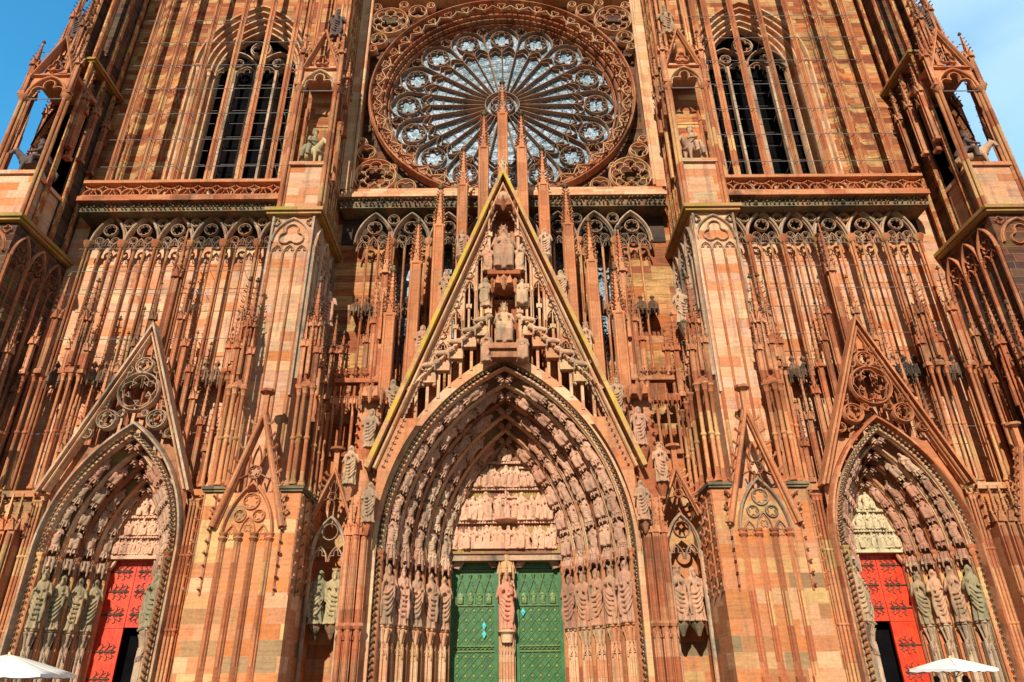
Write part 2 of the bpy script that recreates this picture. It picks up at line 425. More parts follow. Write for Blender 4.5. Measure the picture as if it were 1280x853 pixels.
def cusped(xc, zs, half, h):
    """trefoil-cusped inner line of a pointed opening"""
    p = [(xc + half, zs)]
    for j in range(6):
        a = -0.3 + j / 5 * 2.3
        p.append((xc + half * .58 + half * .36 * math.cos(a), zs + h * .28 + half * .36 * math.sin(a)))
    for j in range(4):
        a = -0.5 + j / 3 * (PI / 2 + .4)
        p.append((xc + half * .34 * math.cos(a), zs + h * .62 + h * .28 * math.sin(a)))
    return p + [(2 * xc - x, z) for x, z in p[-2::-1]]
def along(p, q, t): return tuple(a + (b - a) * t for a, b in zip(p, q))

# ---------------- ornament
def crocket(mb, p, outv, s, up=(0, 0, 1)):
    p, o, u = Vector(p), Vector(outv).normalized(), Vector(up).normalized()
    mb.tube([p - o * s * .2, p + o * s * .5 + u * s * .05, p + o * s * .95 + u * s * .35, p + o * s * .8 + u * s * .75], [s * .26, s * .2, s * .3, s * .1], 5)
def finial(mb, x, y, z, s):
    mb.lathe(x, y, [(s * .16, z), (s * .14, z + s * .4), (s * .55, z + s * .7), (s * .6, z + s * .85), (s * .2, z + s), (s * .2, z + s * 1.2), (s * .34, z + s * 1.4), (s * .05, z + s * 1.8)], 6)
def spire(mb, x, y, z0, z1, w, step=.26, gab=True, cs=None, cm=None):
    cm = cm or mb
    h = z1 - z0
    mb.lathe(x, y, [(w * .62, z0), (w * .62, z0 + .05), (w * .5, z0 + .06), (w * .12, z1)], 4, PI / 4)
    n = max(4, int(h / step)); cs = cs or w * .34
    for k in range(1, n):
        t = k / n; r = w * (.5 - .38 * t); z = z0 + h * t
        for a in (PI * .75 * -1, -PI / 4, PI / 4, PI * .75):
            if a in (PI / 4, PI * .75) and k % 2: continue
            crocket(cm, (x + r * math.cos(a), y + r * math.sin(a), z), (math.cos(a), math.sin(a), 0), cs * (1 - .35 * t) * rnd.uniform(.8, 1.2))
    if gab:
        g = w * .62
        for dx, dy in ((0, -1), (1, 0), (-1, 0)):
            cx, cy = x + dx * g * .95, y + dy * g * .95
            if dy:
                mb.slab([(cx - g * .7, z0 - .05), (cx + g * .7, z0 - .05), (cx, z0 + w * 1.5)], cy - .03, cy + .1)
            else:
                q = MB(); q.slab([(-g * .7, z0 - .05), (g * .7, z0 - .05), (0, z0 + w * 1.5)], -.05, .05)
                q.map(lambda u, d, z: (cx + d, cy + u, z)); mb.add(q.v, q.f)
            crocket(cm, (cx + dx * .02, cy + dy * .02, z0 + w * 1.35), (dx, dy, .6), w * .3)
def colonnette(mb, x, y, z0, z1, r, rings=(), n=8):
    mb.lathe(x, y, [(r * 1.9, z0), (r * 1.9, z0 + r), (r * 1.4, z0 + r * 1.6), (r * 1.5, z0 + r * 2), (r, z0 + r * 2.8), (r, z1 - r * 4.5), (r * 1.25, z1 - r * 4.2), (r * 1.05, z1 - r * 3.6),
                   (r * 1.7, z1 - r * 1.2), (r * 2.0, z1 - r * .9), (r * 2.0, z1)], n)
    for z in rings: mb.lathe(x, y, [(r, z - r), (r * 1.5, z - r * .4), (r * 1.5, z + r * .4), (r, z + r)], n)
def canopy(mb, x, y, z, r, h, pend=True):
    """little polygonal tabernacle with gablets and hanging points, its underside at z"""
    mb.lathe(x, y, [(r * .5, z + h * .05), (r * .95, z), (r, z + h * .15), (r, z + h * .5), (r * .85, z + h * .55), (r * .8, z + h), (r * .5, z + h)], 6, PI / 6)
    for k in range(6):
        a = PI / 6 + k * PI / 3
        if math.sin(a) > .7: continue
        px, py = x + r * math.cos(a), y + r * math.sin(a)
        if pend: mb.lathe(px, py, [(.01, z - h * .5), (r * .13, z - h * .3), (r * .11, z + h * .4), (r * .18, z + h * .5), (.01, z + h * 1.0)], 4)
        b = a + PI / 6
        qx, qy = x + r * .93 * math.cos(b), y + r * .93 * math.sin(b)
        mb.lathe(qx, qy, [(r * .3, z + h * .1), (r * .22, z + h * .45), (.01, z + h * .95)], 4, b)
def crocket_row(mb, p0, p1, outv, s, step):
    p0, p1 = Vector(p0), Vector(p1)
    n = max(1, int((p1 - p0).length / step))
    for k in range(n + 1):
        crocket(mb, p0 + (p1 - p0) * (k / n), outv, s * (0.85 + .3 * rnd.random()))
def light_head(mb, xc, zs, half, h, y, w=.07, d=.14):
    mb.sweep(pointed(xc, zs, half, h, 6), y, w, d)
    mb.sweep(cusped(xc, zs, half * .9, h * .9), y + d * .3, w * .55, d * .5)
def arch_head(mb, xc, half, zs, h, y, w=.2, d=.32):
    """three-light tracery head under a pointed arch"""
    mb.sweep(pointed(xc, zs, half, h, 10), y, w, d, kind='step')
    i = half - w * .5
    r0 = i * .43; c0 = zs + h * .50
    mb.sweep(circ(xc, c0, r0, 20), y + .05, .06, .18, True); mb.sweep(foil(xc, c0, r0 * .97, 6, PI / 2, 5), y + .09, .028, .1, True)
    r1 = i * .27
    for q in (-1, 1):
        cx, cz = xc + q * i * .52, zs + h * .115
        mb.sweep(circ(cx, cz, r1, 16), y + .05, .045, .18, True); mb.sweep(foil(cx, cz, r1 * .95, 4, PI / 4, 5), y + .09, .024, .1, True)
    for q in (-1, 0, 1):
        light_head(mb, xc + q * i * .667, zs - .28 * h + (0.1 * h if q == 0 else 0), i * .333, h * .36, y + .05, .06, .16)

# ------------------------------------------------------------------ carved figures (voxel-fused solids)
def remesh(mb, name, vox, smooth=2):
    me = bpy.data.meshes.new('tmp'); me.from_pydata(mb.v, [], mb.f); me.update()
    o = bpy.data.objects.new('tmp', me); COL.objects.link(o)
    md = o.modifiers.new('r', 'REMESH'); md.mode = 'VOXEL'; md.voxel_size = vox
    if smooth:
        sm = o.modifiers.new('s', 'SMOOTH'); sm.iterations = smooth; sm.factor = .3
    bpy.context.view_layer.update()
    dg = bpy.context.evaluated_depsgraph_get()
    res = bpy.data.meshes.new_from_object(o.evaluated_get(dg), depsgraph=dg)
    res.name = name
    bpy.data.objects.remove(o); bpy.data.meshes.remove(me)
    res.shade_smooth()
    return res

def ball(mb, c, rx, ry, rz, n=12):
    vs, fs = [], []
    for j in range(n + 1):
        t = PI * j / n
        for k in range(n):
            a = 2 * PI * k / n
            vs.append((c[0] + rx * math.sin(t) * math.cos(a), c[1] + ry * math.sin(t) * math.sin(a), c[2] + rz * math.cos(t)))
    for j in range(n):
        for k in range(n):
            fs.append((j * n + k, (j + 1) * n + k, (j + 1) * n + (k + 1) % n, j * n + (k + 1) % n))
    mb.add(vs, fs)

def loft(mb, secs, n=48, fold=0, k=9, ph=0.0):
    vs, fs = [], []
    for (cx, cy, z, a, b, fd) in secs:
        for i in range(n):
            q = 2 * PI * i / n
            m = 1 + fold * fd * (math.sin(k * q + ph + z * 5) * .7 + math.sin((k * 2 + 1) * q - z * 9 + ph) * .3)
            vs.append((cx + a * m * math.cos(q), cy + b * m * math.sin(q), z))
    for j in range(len(secs) - 1):
        for i in range(n):
            fs.append((j * n + i, j * n + (i + 1) % n, (j + 1) * n + (i + 1) % n, (j + 1) * n + i))
    fs.append(tuple(range(n - 1, -1, -1))); fs.append(tuple((len(secs) - 1) * n + i for i in range(n)))
    mb.add(vs, fs)

def figure_mb(seed, beard=False, crown=False, veil=False, child=False, seated=False, bend=0.0):
    """robed figure of height 1, facing -Y, base at z = 0"""
    r = random.Random(seed); mb = MB()
    sw = (r.random() - .5) * .07
    ph = r.random() * 6
    def cx(z): return sw * math.sin(z * 3.4) + bend * z * z
    if seated:
        loft(mb, [(0, -.05, 0, .17, .15, 1), (0, -.06, .12, .16, .15, 1), (0, -.08, .30, .165, .17, .8), (0, -.06, .40, .17, .19, .4), (0, .02, .44, .15, .13, .3),
                  (0, .04, .55, .135, .10, .3), (0, .04, .68, .165, .10, .3), (0, .04, .755, .15, .085, .2), (0, .04, .80, .06, .06, 0), (0, .035, .85, .045, .045, 0)], fold=.13, k=8, ph=ph)
        mb.box(-.20, .20, .0, .14, 0, .42)
        for q in (-1, 1): mb.tube([(q * .09, .0, .41), (q * .10, -.17, .42), (q * .10, -.19, .2), (q * .1, -.18, .03)], [.09, .085, .07, .075], 8)
        hz, sh, hy = .905, .74, .03
    else:
        loft(mb, [(cx(0), 0, 0, .165, .125, 1), (cx(.06), 0, .06, .15, .115, 1), (cx(.2), 0, .2, .138, .11, 1), (cx(.35), 0, .35, .132, .108, .9), (cx(.5), 0, .5, .125, .10, .6),
                  (cx(.6), 0, .6, .118, .09, .5), (cx(.7), 0, .7, .14, .095, .4), (cx(.77), 0, .77, .15, .085, .3), (cx(.81), 0, .81, .105, .07, .1), (cx(.84), 0, .84, .05, .05, 0), (cx(.88), -.005, .88, .045, .045, 0)],
             fold=.2, k=r.choice((7, 8, 9)), ph=ph)
        hz, sh, hy = .925, .78, -.01
    hx = cx(hz) if not seated else 0
    bx = (cx(.7) if not seated else 0)
    # head with brow, nose, hair, beard
    ball(mb, (hx, hy, hz), .052, .06, .07)
    mb.tube([(hx, hy - .055, hz + .02), (hx, hy - .075, hz - .012)], [.012, .016], 5)
    ball(mb, (hx, hy + .018, hz + .015), .064, .06, .066)
    for q in (-1, 1): mb.tube([(hx + q * .052, hy, hz + .03), (hx + q * .06, hy + .01, hz - .05), (hx + q * .055, hy + .02, hz - .09)], [.022, .024, .014], 6)
    if beard: mb.tube([(hx, hy - .05, hz - .04), (hx, hy - .07, hz - .10), (hx, hy - .06, hz - .16)], [.036, .038, .012], 7)
    if crown:
        mb.lathe(hx, hy, [(.06, hz + .04), (.075, hz + .085), (.055, hz + .085)], 10)
        for k in range(6): mb.tube([(hx + .066 * math.cos(k * PI / 3), hy + .066 * math.sin(k * PI / 3), hz + .07), (hx + .075 * math.cos(k * PI / 3), hy + .075 * math.sin(k * PI / 3), hz + .12)], [.016, .008], 5)
    elif veil:
        loft(mb, [(hx, hy + .03, hz - .17, .115, .06, 1), (hx, hy + .025, hz - .08, .082, .06, .6), (hx, hy + .02, hz, .074, .066, .2), (hx, hy + .015, hz + .055, .055, .055, 0), (hx, hy + .01, hz + .085, .02, .02, 0)], 24, .08, 6)
    # arms
    for q in (-1, 1):
        ez = sh - .19 - r.random() * .03
        reach = r.random()
        hand = (bx + q * (.02 + .07 * reach), -.135 - .03 * r.random(), sh - .2 + .16 * r.random())
        el = (bx + q * (.175 + .02 * r.random()), -.02, ez)
        if seated: el = (q * .185, -.02, ez); hand = (q * (.05 + .05 * reach), -.16, sh - .18 + .1 * reach)
        mb.tube([(bx + q * .125, 0, sh - .01), el, hand], [.05, .047, .03], 8)
        ball(mb, hand, .026, .026, .03, 8)
        mb.tube([along(el, hand, .55), (el[0] * .55 + hand[0] * .45, -.09, ez - .13 - .05 * r.random())], [.045, .018], 7)   # hanging sleeve
    # mantle folds drawn across the front
    if not seated:
        d = r.choice((-1, 1))
        for j in range(5):
            z0 = sh - .10 - j * .085
            x0, x1 = bx + d * .13, bx - d * (.13 - .012 * j)
            pts = []
            for k in range(7):
                t = k / 6
                pts.append((x0 + (x1 - x0) * t, -.075 - .055 * math.sin(PI * t), z0 - .10 * math.sin(PI * t * .9) - .13 * t))
            mb.tube(pts, [.010, .018, .024, .027, .024, .019, .01], 6)
        mb.tube([(bx - d * .12, -.07, sh - .3), (bx - d * .13, -.085, .3), (bx - d * .12, -.08, .12)], [.03, .042, .02], 7)
        for q in (-.06, .07): mb.tube([(q, -.10, .02), (q * 1.1, -.15, .012)], [.032, .022], 6)
    if child:
        c = Vector((bx + .10, -.13, .70 if not seated else .60))
        mb.tube([c - Vector((0, 0, .10)), c, c + Vector((0, 0, .05))], [.045, .05, .03], 8)
        ball(mb, c + Vector((0, -.005, .10)), .042, .045, .05, 8)
        mb.tube([c, c + Vector((-.07, -.02, .01))], [.02, .015], 6)
    return mb

BIG = [remesh(figure_mb(11, beard=True), 'prophet_figure', .0115, 1), remesh(figure_mb(22, veil=True), 'veiled_figure', .0115, 1),
       remesh(figure_mb(33, beard=True, crown=True), 'king_figure', .0115, 1), remesh(figure_mb(44, veil=False), 'youth_figure', .0115, 1),
       remesh(figure_mb(55, beard=True), 'apostle_figure', .0115, 1), remesh(figure_mb(66, crown=True), 'crowned_maiden_figure', .0115, 1),
       remesh(figure_mb(77, veil=True), 'hooded_figure', .0115, 1)]
MADONNA = remesh(figure_mb(88, crown=True, veil=False, child=True), 'mother_and_child_figure', .0115, 1)
THRONED = remesh(figure_mb(99, crown=True, child=True, seated=True), 'throned_mother_figure', .0115, 1)
KING = remesh(figure_mb(101, crown=True, beard=True, seated=True), 'throned_king_figure', .0115, 1)
SMALL = [remesh(figure_mb(200 + k, beard=k % 3 == 0, crown=k % 4 == 1, veil=k % 4 == 2, seated=k % 3 == 1, bend=(k % 5 - 2) * .03), 'small_figure', .026, 1) for k in range(9)]
TINY = [remesh(figure_mb(300 + k, veil=k % 2 == 0, seated=k == 3, bend=(k % 3 - 1) * .06), 'tiny_figure', .027, 1) for k in range(5)]

def merge_mesh(mb, me, mtx):
    mb.add([mtx @ v.co for v in me.vertices], [tuple(p.vertices) for p in me.polygons])

def statue(name, me, loc, h, mat, label, cat='statue', group=None, rz=0.0, wx=1.0):
    """a statue that stands free on its own bracket: a thing of its own, sharing the carved shape"""
    key = me.name + '|' + mat.name
    m2 = bpy.data.meshes.get(key)
    if m2 is None:
        m2 = me.copy(); m2.name = key; m2.materials.clear(); m2.materials.append(mat)
    o = bpy.data.objects.new(name, m2); COL.objects.link(o)
    o.location = loc; o.scale = (h * wx, h, h); o.rotation_euler = (0, 0, rz)
    tag(o, label, cat, group)
    return o

# ------------------------------------------------------------------ the ground
g = MB(); g.add([(-2500, -2500, 0), (2500, -2500, 0), (2500, 2500, 0), (-2500, 2500, 0)], [(0, 1, 2, 3)])
tag(g.build('ground', M['paving'], smooth=False), 'paved cathedral square of small grey stones', 'ground', kind='structure')

# ------------------------------------------------------------------ the cathedral
cath = bpy.data.objects.new('cathedral', None); COL.objects.link(cath); cath.location = (0, 28, 0)
tag(cath, 'red sandstone gothic cathedral west front with rose window and three carved portals', 'cathedral')
W = 30.0
def over_portal(x):
    """height of the portal vaults below a point of the facade: shafts above them start there"""
    for xc_, half, zs_, h_ in ((0, 5.1, 6.05, 8.3), (15.75, 3.0, 6.3, 5.7)):
        d = abs(abs(x) - xc_)
        if d < half:
            Rr = (half * half + h_ * h_) / (2 * half)
            return zs_ + math.sqrt(max(0, Rr * Rr - (d + Rr - half) ** 2))
    return 0
def part(mb, name, mat, parent=None, **k): return mb.build(name, M[mat], parent or cath, **k)

def fill_above(mb, path, ztop, y):
    """wall between an arch line and a level line above it"""
    mb.ribbon([(x, y, z) for x, z in path], [(x, y, ztop) for x, z in path])

# ---- main wall, centre bay: square field with the round opening, lower wall with dark clerestory lights behind the screen
HZ, HR = 32.65, 6.85
w = MB()
q = circ(0, HZ, HR + .02, 64)
sq = []
for (x, z) in q:
    a = math.atan2(z - HZ, x); c, s_ = math.cos(a), math.sin(a); k = 8.7 / max(abs(c), abs(s_)); sq.append((k * c, HZ + k * s_))
q3 = [(x, W + .25, z) for x, z in q] + [(q[0][0], W + .25, q[0][1])]
s3 = [(x, W + .25, z) for x, z in sq] + [(sq[0][0], W + .25, sq[0][1])]
w.ribbon(q3, s3)
w.box(-8.8, 8.8, W + .25, W + 1.5, HZ + 8.68, 52)
part(w, 'rose_wall', 'shaded', smooth=False)  # darker stone stands for the shade behind the spandrel rings
w = MB()
edges = [-8.8, -7.1, -5.9, -4.9, -3.95, -2.9, -1.95, 1.95, 2.9, 3.95, 4.9, 5.9, 7.1, 8.8]
for q_ in (-1, 1):
    w.box(*sorted((q_ * 2.98, q_ * 8.8)), W, W + 1.5, 0, 15.4)
fill_above(w, pointed(0, 6.05, 3.0, 6.0, 14), 15.4, W)
w.box(-8.8, 8.8, W, W + 1.5, 23.2, 25.2)
for a, b in ((-8.8, -5.6), (-4.3, -3.55), (3.55, 4.3), (5.6, 8.8), (-1.9, 1.9)):
    w.box(a, b, W, W + 1.5, 15.4, 23.2)
part(w, 'central_wall', 'tower', smooth=False)
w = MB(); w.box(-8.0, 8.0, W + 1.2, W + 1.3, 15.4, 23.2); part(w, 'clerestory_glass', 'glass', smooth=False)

# ---- side bays and towers
TX, THALF, TZS, TH_ = 15.3, 2.52, 35.6, 3.9
for sx in (-1, 1):
    w = MB(sx); w.box(8.8, 14.45, W, W + 1.6, 0, 25.3); w.box(17.05, 24.5, W, W + 1.6, 0, 25.3)
    fill_above(w, pointed(15.75, 6.3, 1.3, 3.9, 10), 25.3, W); part(w, 'bay_wall', 'ashlar', smooth=False)
    w = MB(sx)
    ph = THALF + .95
    w.box(8.8, TX - ph, W, W + 1.6, 25.3, 54); w.box(TX + ph, 24.5, W, W + 1.6, 25.3, 54)
    ap = pointed(TX, TZS, ph, TH_ + 1.3, 14)
    fill_above(w, ap, 54, W)
    part(w, 'tower_wall', 'tower', smooth=False)
    win = MB(sx)
    # splayed jambs and archivolt rolls of the belfry window
    for k, (dw, dy) in enumerate(((.95, 0), (.7, .18), (.45, .4), (.2, .62), (0, .85))):
        p = [(TX + THALF + dw, 24.8)] + pointed(TX, TZS, THALF + dw, TH_ + dw * 1.35, 14) + [(TX - THALF - dw, 24.8)]
        win.sweep(p, W - .08 + dy, .26, .45, kind='roll')
        if k == 1 or k == 3:
            for q_ in (-1, 1): colonnette(win, TX + q_ * (THALF + dw), W - .1 + dy, 25.4, TZS, .11)
    win = part(win, 'belfry_window', 'pale')
    mu = MB(sx)
    for k, x in enumerate((-.5, 0, .5)):
        mu.box(TX + x * THALF - (.11 if k == 1 else .07), TX + x * THALF + (.11 if k == 1 else .07), W + .75, W + 1.05, 25, TZS + .3)
    for q_ in (-1, 1):
        mu.sweep(pointed(TX + q_ * THALF * .5, TZS + .2, THALF * .5, 1.7, 8), W + .75, .16, .3)
        for q2 in (-1, 1):
            light_head(mu, TX + q_ * THALF * .5 + q2 * THALF * .25, TZS - .1, THALF * .25, .8, W + .8, .09, .2)
        mu.sweep(circ(TX + q_ * THALF * .5, TZS + 1.0, .34, 16), W + .8, .09, .2, True)
        mu.sweep(foil(TX + q_ * THALF * .5, TZS + 1.0, .3, 4), W + .85, .05, .1, True)
    mu.sweep(circ(TX, TZS + 2.2, .62, 20), W + .78, .12, .25, True); mu.sweep(foil(TX, TZS + 2.2, .56, 4), W + .82, .07, .12, True)
    part(mu, 'window_tracery', 'tracery', win)
    v = MB(sx); v.box(TX - 4, TX + 4, W + 1.7, W + 1.9, 24, 42); part(v, 'dark_opening', 'void', win, smooth=False)
    rods = MB(sx)
    for k in range(9): rods.box(TX - THALF, TX + THALF, W + 1.1, W + 1.12, 26.6 + k * 1.05, 26.625 + k * 1.05)
    part(rods, 'saddle_bars', 'iron', win, smooth=False)
    # free-standing harp shafts in front of the tower wall and their tie rods
    for k, x in enumerate((11.8, 12.55, 14.15, 15.85, 17.6, 19.35, 21.1)):
        s_ = MB(sx); yy = 28.98
        s_.lathe(x, yy, [(.19, 24.2), (.19, 25.0), (.13, 25.2), (.13, 52)], 4, PI / 4)
        for a in (0, PI / 2, PI, -PI / 2): s_.tube([(x + .13 * math.cos(a), yy + .13 * math.sin(a), 25.2), (x + .13 * math.cos(a), yy + .13 * math.sin(a), 52)], .055, 6)
        part(s_, 'harp_shaft', 'shaft')
    t_ = MB(sx)
    for k in range(8):
        z = 26.6 + k * 1.9
        t_.tube([(11.4, 28.8, z), (21.6, 28.8, z)], .02, 5)
        for x in (12.25, 15.5, 18.95): t_.tube([(x, 28.9, z), (x + .2, 30.0, z + .2)], .018, 4)
    part(t_, 'tie_rod', 'bar')
    # half-engaged wall shafts on the tower wall
    for x in (11.1, 19.4, 20.2, 21.3):
        s_ = MB(sx)
        for d in (-.14, 0, .14): s_.tube([(x + d, W - .02 - (.1 if d == 0 else 0), 25.2), (x + d, W - .02 - (.1 if d == 0 else 0), 52)], .085, 6)
        part(s_, 'wall_shaft', 'tower')
    # balustrade, cornice and leaf frieze
    b = MB(sx); b.box(10.9, 21.9, 28.25, 30, 23.95, 24.22); b.box(10.9, 21.9, 28.38, 28.7, 24.22, 24.36); part(b, 'cornice', 'carved', smooth=False)
    b = MB(sx); b.box(10.95, 21.85, 28.3, 28.75, 25.12, 25.3); b.box(10.95, 21.85, 28.42, 28.66, 24.36, 24.42)
    n = 11; pw = 10.8 / n
    for k in range(n):
        xc = 11.0 + pw * (k + .5)
        b.sweep(pointed(xc, 24.42, pw * .5, .42, 6), 28.45, .07, .16)
        b.sweep([(xc - pw * .5, 25.12), (xc - pw * .42, 24.95), (xc - pw * .2, 24.86), (xc, 24.78), (xc + pw * .2, 24.86), (xc + pw * .42, 24.95), (xc + pw * .5, 25.12)], 28.45, .07, .16)
        b.sweep(foil(xc, 24.58, .20, 3, PI / 2, 6), 28.48, .05, .12, True)
        b.sweep(foil(xc - pw * .5, 24.86, .20, 4, PI / 2, 5), 28.48, .05, .12, True)
    part(b, 'balustrade', 'gablet')
    fz = MB(sx); fz.box(10.9, 21.95, 28.62, 30, 23.5, 23.95)
    for k in range(48):
        x = 11.05 + k * .225 + rnd.uniform(-.03, .03)
        for dz in (.1, .3): crocket(fz, (x + dz * .4, 28.62, 23.5 + dz), (rnd.uniform(-.6, .6), -1, .1), rnd.uniform(.13, .2), (rnd.uniform(-.5, .5), 0, 1))
    part(fz, 'leaf_frieze', 'crust')
    sw_ = MB(sx); sw_.box(10.9, 21.9, 29.93, 30.05, 22.25, 23.95); part(sw_, 'shaded_wall_band', 'shade_grime', smooth=False)  # dark strip standing for shade and grime under the cornice
    # blind arcade screen ("harp strings") in front of the bay wall
    Y = 29.15
    for k in range(6):
        xc = 11.65 + 1.735 * k; hf = .8675
        a = MB(sx)
        arch_head(a, xc, hf, 21.9, 1.75, Y)
        sp_ = MB()
        if k < 5:
            a.sweep(circ(xc + hf, 23.22, .25, 16), Y + .05, .06, .18, True); a.sweep(foil(xc + hf, 23.22, .23, 4, PI / 4, 5), Y + .09, .035, .1, True)
        part(a, 'tracery_arch', 'tracery')
        for q_ in (-1, 1):
            mu = MB(sx)
            mu.tube([(xc + q_ * hf * .31, Y + .12, max(9.0, over_portal(xc + q_ * hf * .31))), (xc + q_ * hf * .31, Y + .12, 21.5)], .06, 6)
            # transom heads
            part(mu, 'screen_mullion', 'shaft')
        tr = MB(sx)
        for q_ in (-1, 0, 1):
            light_head(tr, xc + q_ * hf * .6, 14.1, hf * .29, .55, Y + .02, .07, .16)
            tr.lathe(xc + q_ * hf * .6, Y, [(.10, 14.66), (.16, 14.75), (.05, 14.9), (.15, 15.05), (.02, 15.25)], 6)
            crocket(tr, (xc + q_ * hf * .6 - .15, Y, 14.55), (-.5, -1, 0), .17); crocket(tr, (xc + q_ * hf * .6 + .15, Y, 14.55), (.5, -1, 0), .17)
            canopy(tr, xc + q_ * hf * .6, Y - .02, 14.1, .25, .6)
        tr.box(xc - hf + .12, xc + hf - .12, Y + .12, 30.02, 14.42, 14.62)  # slab added behind the heads to cast shade on the wall below
        part(tr, 'transom_canopy', 'crocket')
        cl = MB(sx); xb = xc + hf
        zb_ = max(8.5, over_portal(xb) + .1); cl.box(xb - .06, xb + .06, Y + .04, Y + .25, zb_, 21.75)
        for d in (-.09, .09): cl.tube([(xb + d, Y + .05, zb_), (xb + d, Y + .05, 21.75)], .045, 6)
        cl.tube([(xb, Y - .06, zb_), (xb, Y - .06, 21.75)], .06, 8)
        cl.lathe(xb, Y, [(.14, 21.6), (.25, 21.85), (.25, 21.98)], 8)
        part(cl, 'screen_column', 'shaft')
    for z in (11.7, 16.4, 18.9, 20.2, 21.55):
        t_ = MB(sx); t_.tube([(10.8, Y - .02, z), (21.6, Y - .02, z)], .016, 5)
        for k in range(6): t_.tube([(11.2 + 1.735 * k, Y, z), (11.5 + 1.735 * k, 30, z + .3)], .014, 4)
        part(t_, 'tie_rod', 'bar')

# ---- central arcade screen under the rose
sw_ = MB(); sw_.box(-8.5, 8.5, 29.93, 30.05, 22.25, 24.0); part(sw_, 'shaded_wall_band', 'shade_grime', smooth=False)  # same painted shade and grime behind the central heads
Y = 29.15
for k in range(8):
    xc = -6.65 + 1.9 * k; hf = .95
    a = MB(); arch_head(a, xc, hf, 21.85, 1.85, Y, .2, .34)
    if k < 7:
        a.sweep(circ(xc + hf, 23.3, .29, 16), Y + .05, .06, .18, True); a.sweep(foil(xc + hf, 23.3, .27, 4, PI / 4, 5), Y + .09, .035, .1, True)
    part(a, 'tracery_arch', 'tracery')
    for q_ in (-1, 1):
        mu = MB(); mu.tube([(xc + q_ * hf * .31, Y + .12, max(9.0, over_portal(xc + q_ * hf * .31))), (xc + q_ * hf * .31, Y + .12, 21.5)], .06, 6); part(mu, 'screen_mullion', 'shaft')
    tr = MB()
    for q_ in (-1, 0, 1):
        light_head(tr, xc + q_ * hf * .6, 17.6, hf * .29, .5, Y + .02, .07, .16)
        tr.lathe(xc + q_ * hf * .6, Y, [(.08, 18.1), (.14, 18.2), (.05, 18.3), (.13, 18.45), (.02, 18.6)], 6)
        canopy(tr, xc + q_ * hf * .6, Y - .02, 17.65, .24, .5)
    tr.box(xc - hf + .12, xc + hf - .12, Y + .12, 30.02, 17.9, 18.08)  # matching slab, put in to throw shade beneath the canopies
    part(tr, 'transom_canopy', 'crocket')
    if k < 7:
        cl = MB(); xb = xc + hf
        zb_ = max(8.5, over_portal(xb) + .1); cl.box(xb - .06, xb + .06, Y + .04, Y + .25, zb_, 21.75)
        for d in (-.1, .1): cl.tube([(xb + d, Y + .04, zb_), (xb + d, Y + .04, 21.75)], .06, 6)
        cl.tube([(xb, Y - .05, zb_), (xb, Y - .05, 21.75)], .075, 8)
        cl.lathe(xb, Y, [(.14, 21.6), (.24, 21.8), (.24, 21.95)], 8)
        part(cl, 'screen_column', 'shaft')
b = MB(); b.box(-8.55, 8.55, 28.7, 30.2, 24.4, 24.62); b.box(-8.5, 8.5, 28.85, 30.2, 24.62, 24.85); b.box(-8.5, 8.5, 29.25, 30.2, 24.85, 25.35); part(b, 'cornice', 'pale', smooth=False)
fz = MB(); fz.box(-8.5, 8.5, 28.95, 30, 23.85, 24.4)
for k in range(72):
    x = -8.4 + k * .235 + rnd.uniform(-.03, .03)
    for dz in (.1, .34): crocket(fz, (x + dz * .4, 28.95, 23.86 + dz), (rnd.uniform(-.6, .6), -1, .1), rnd.uniform(.15, .23), (rnd.uniform(-.5, .5), 0, 1))
part(fz, 'leaf_frieze', 'crust')

# ---- rose window
rose = MB()
for r_, y_, w_, d_ in ((7.72, 29.32, .22, .5), (7.45, 29.75, .2, .3), (7.2, 29.95, .2, .3), (6.98, 30.15, .2, .35), (6.78, 30.4, .16, .35)):
    rose.sweep(circ(0, HZ, r_, 96), y_, w_, d_, True, 'step')
rose = part(rose, 'rose_window', 'carved')
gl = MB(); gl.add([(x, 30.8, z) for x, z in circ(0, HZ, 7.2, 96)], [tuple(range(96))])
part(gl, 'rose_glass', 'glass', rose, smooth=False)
bk = MB(); bk.box(-8, 8, 31.2, 31.4, HZ - 8, HZ + 8); part(bk, 'dark_nave', 'void', rose, smooth=False)
tr = MB()
tr.sweep(circ(0, HZ, 1.02, 32), 30.5, .16, .35, True, 'step'); tr.sweep(circ(0, HZ, .72, 24), 30.55, .08, .2, True)
tr.sweep(foil(0, HZ, .68, 6), 30.58, .06, .15, True)
def pol(r_, a): return (r_ * math.sin(a), HZ + r_ * math.cos(a))
NP = 16
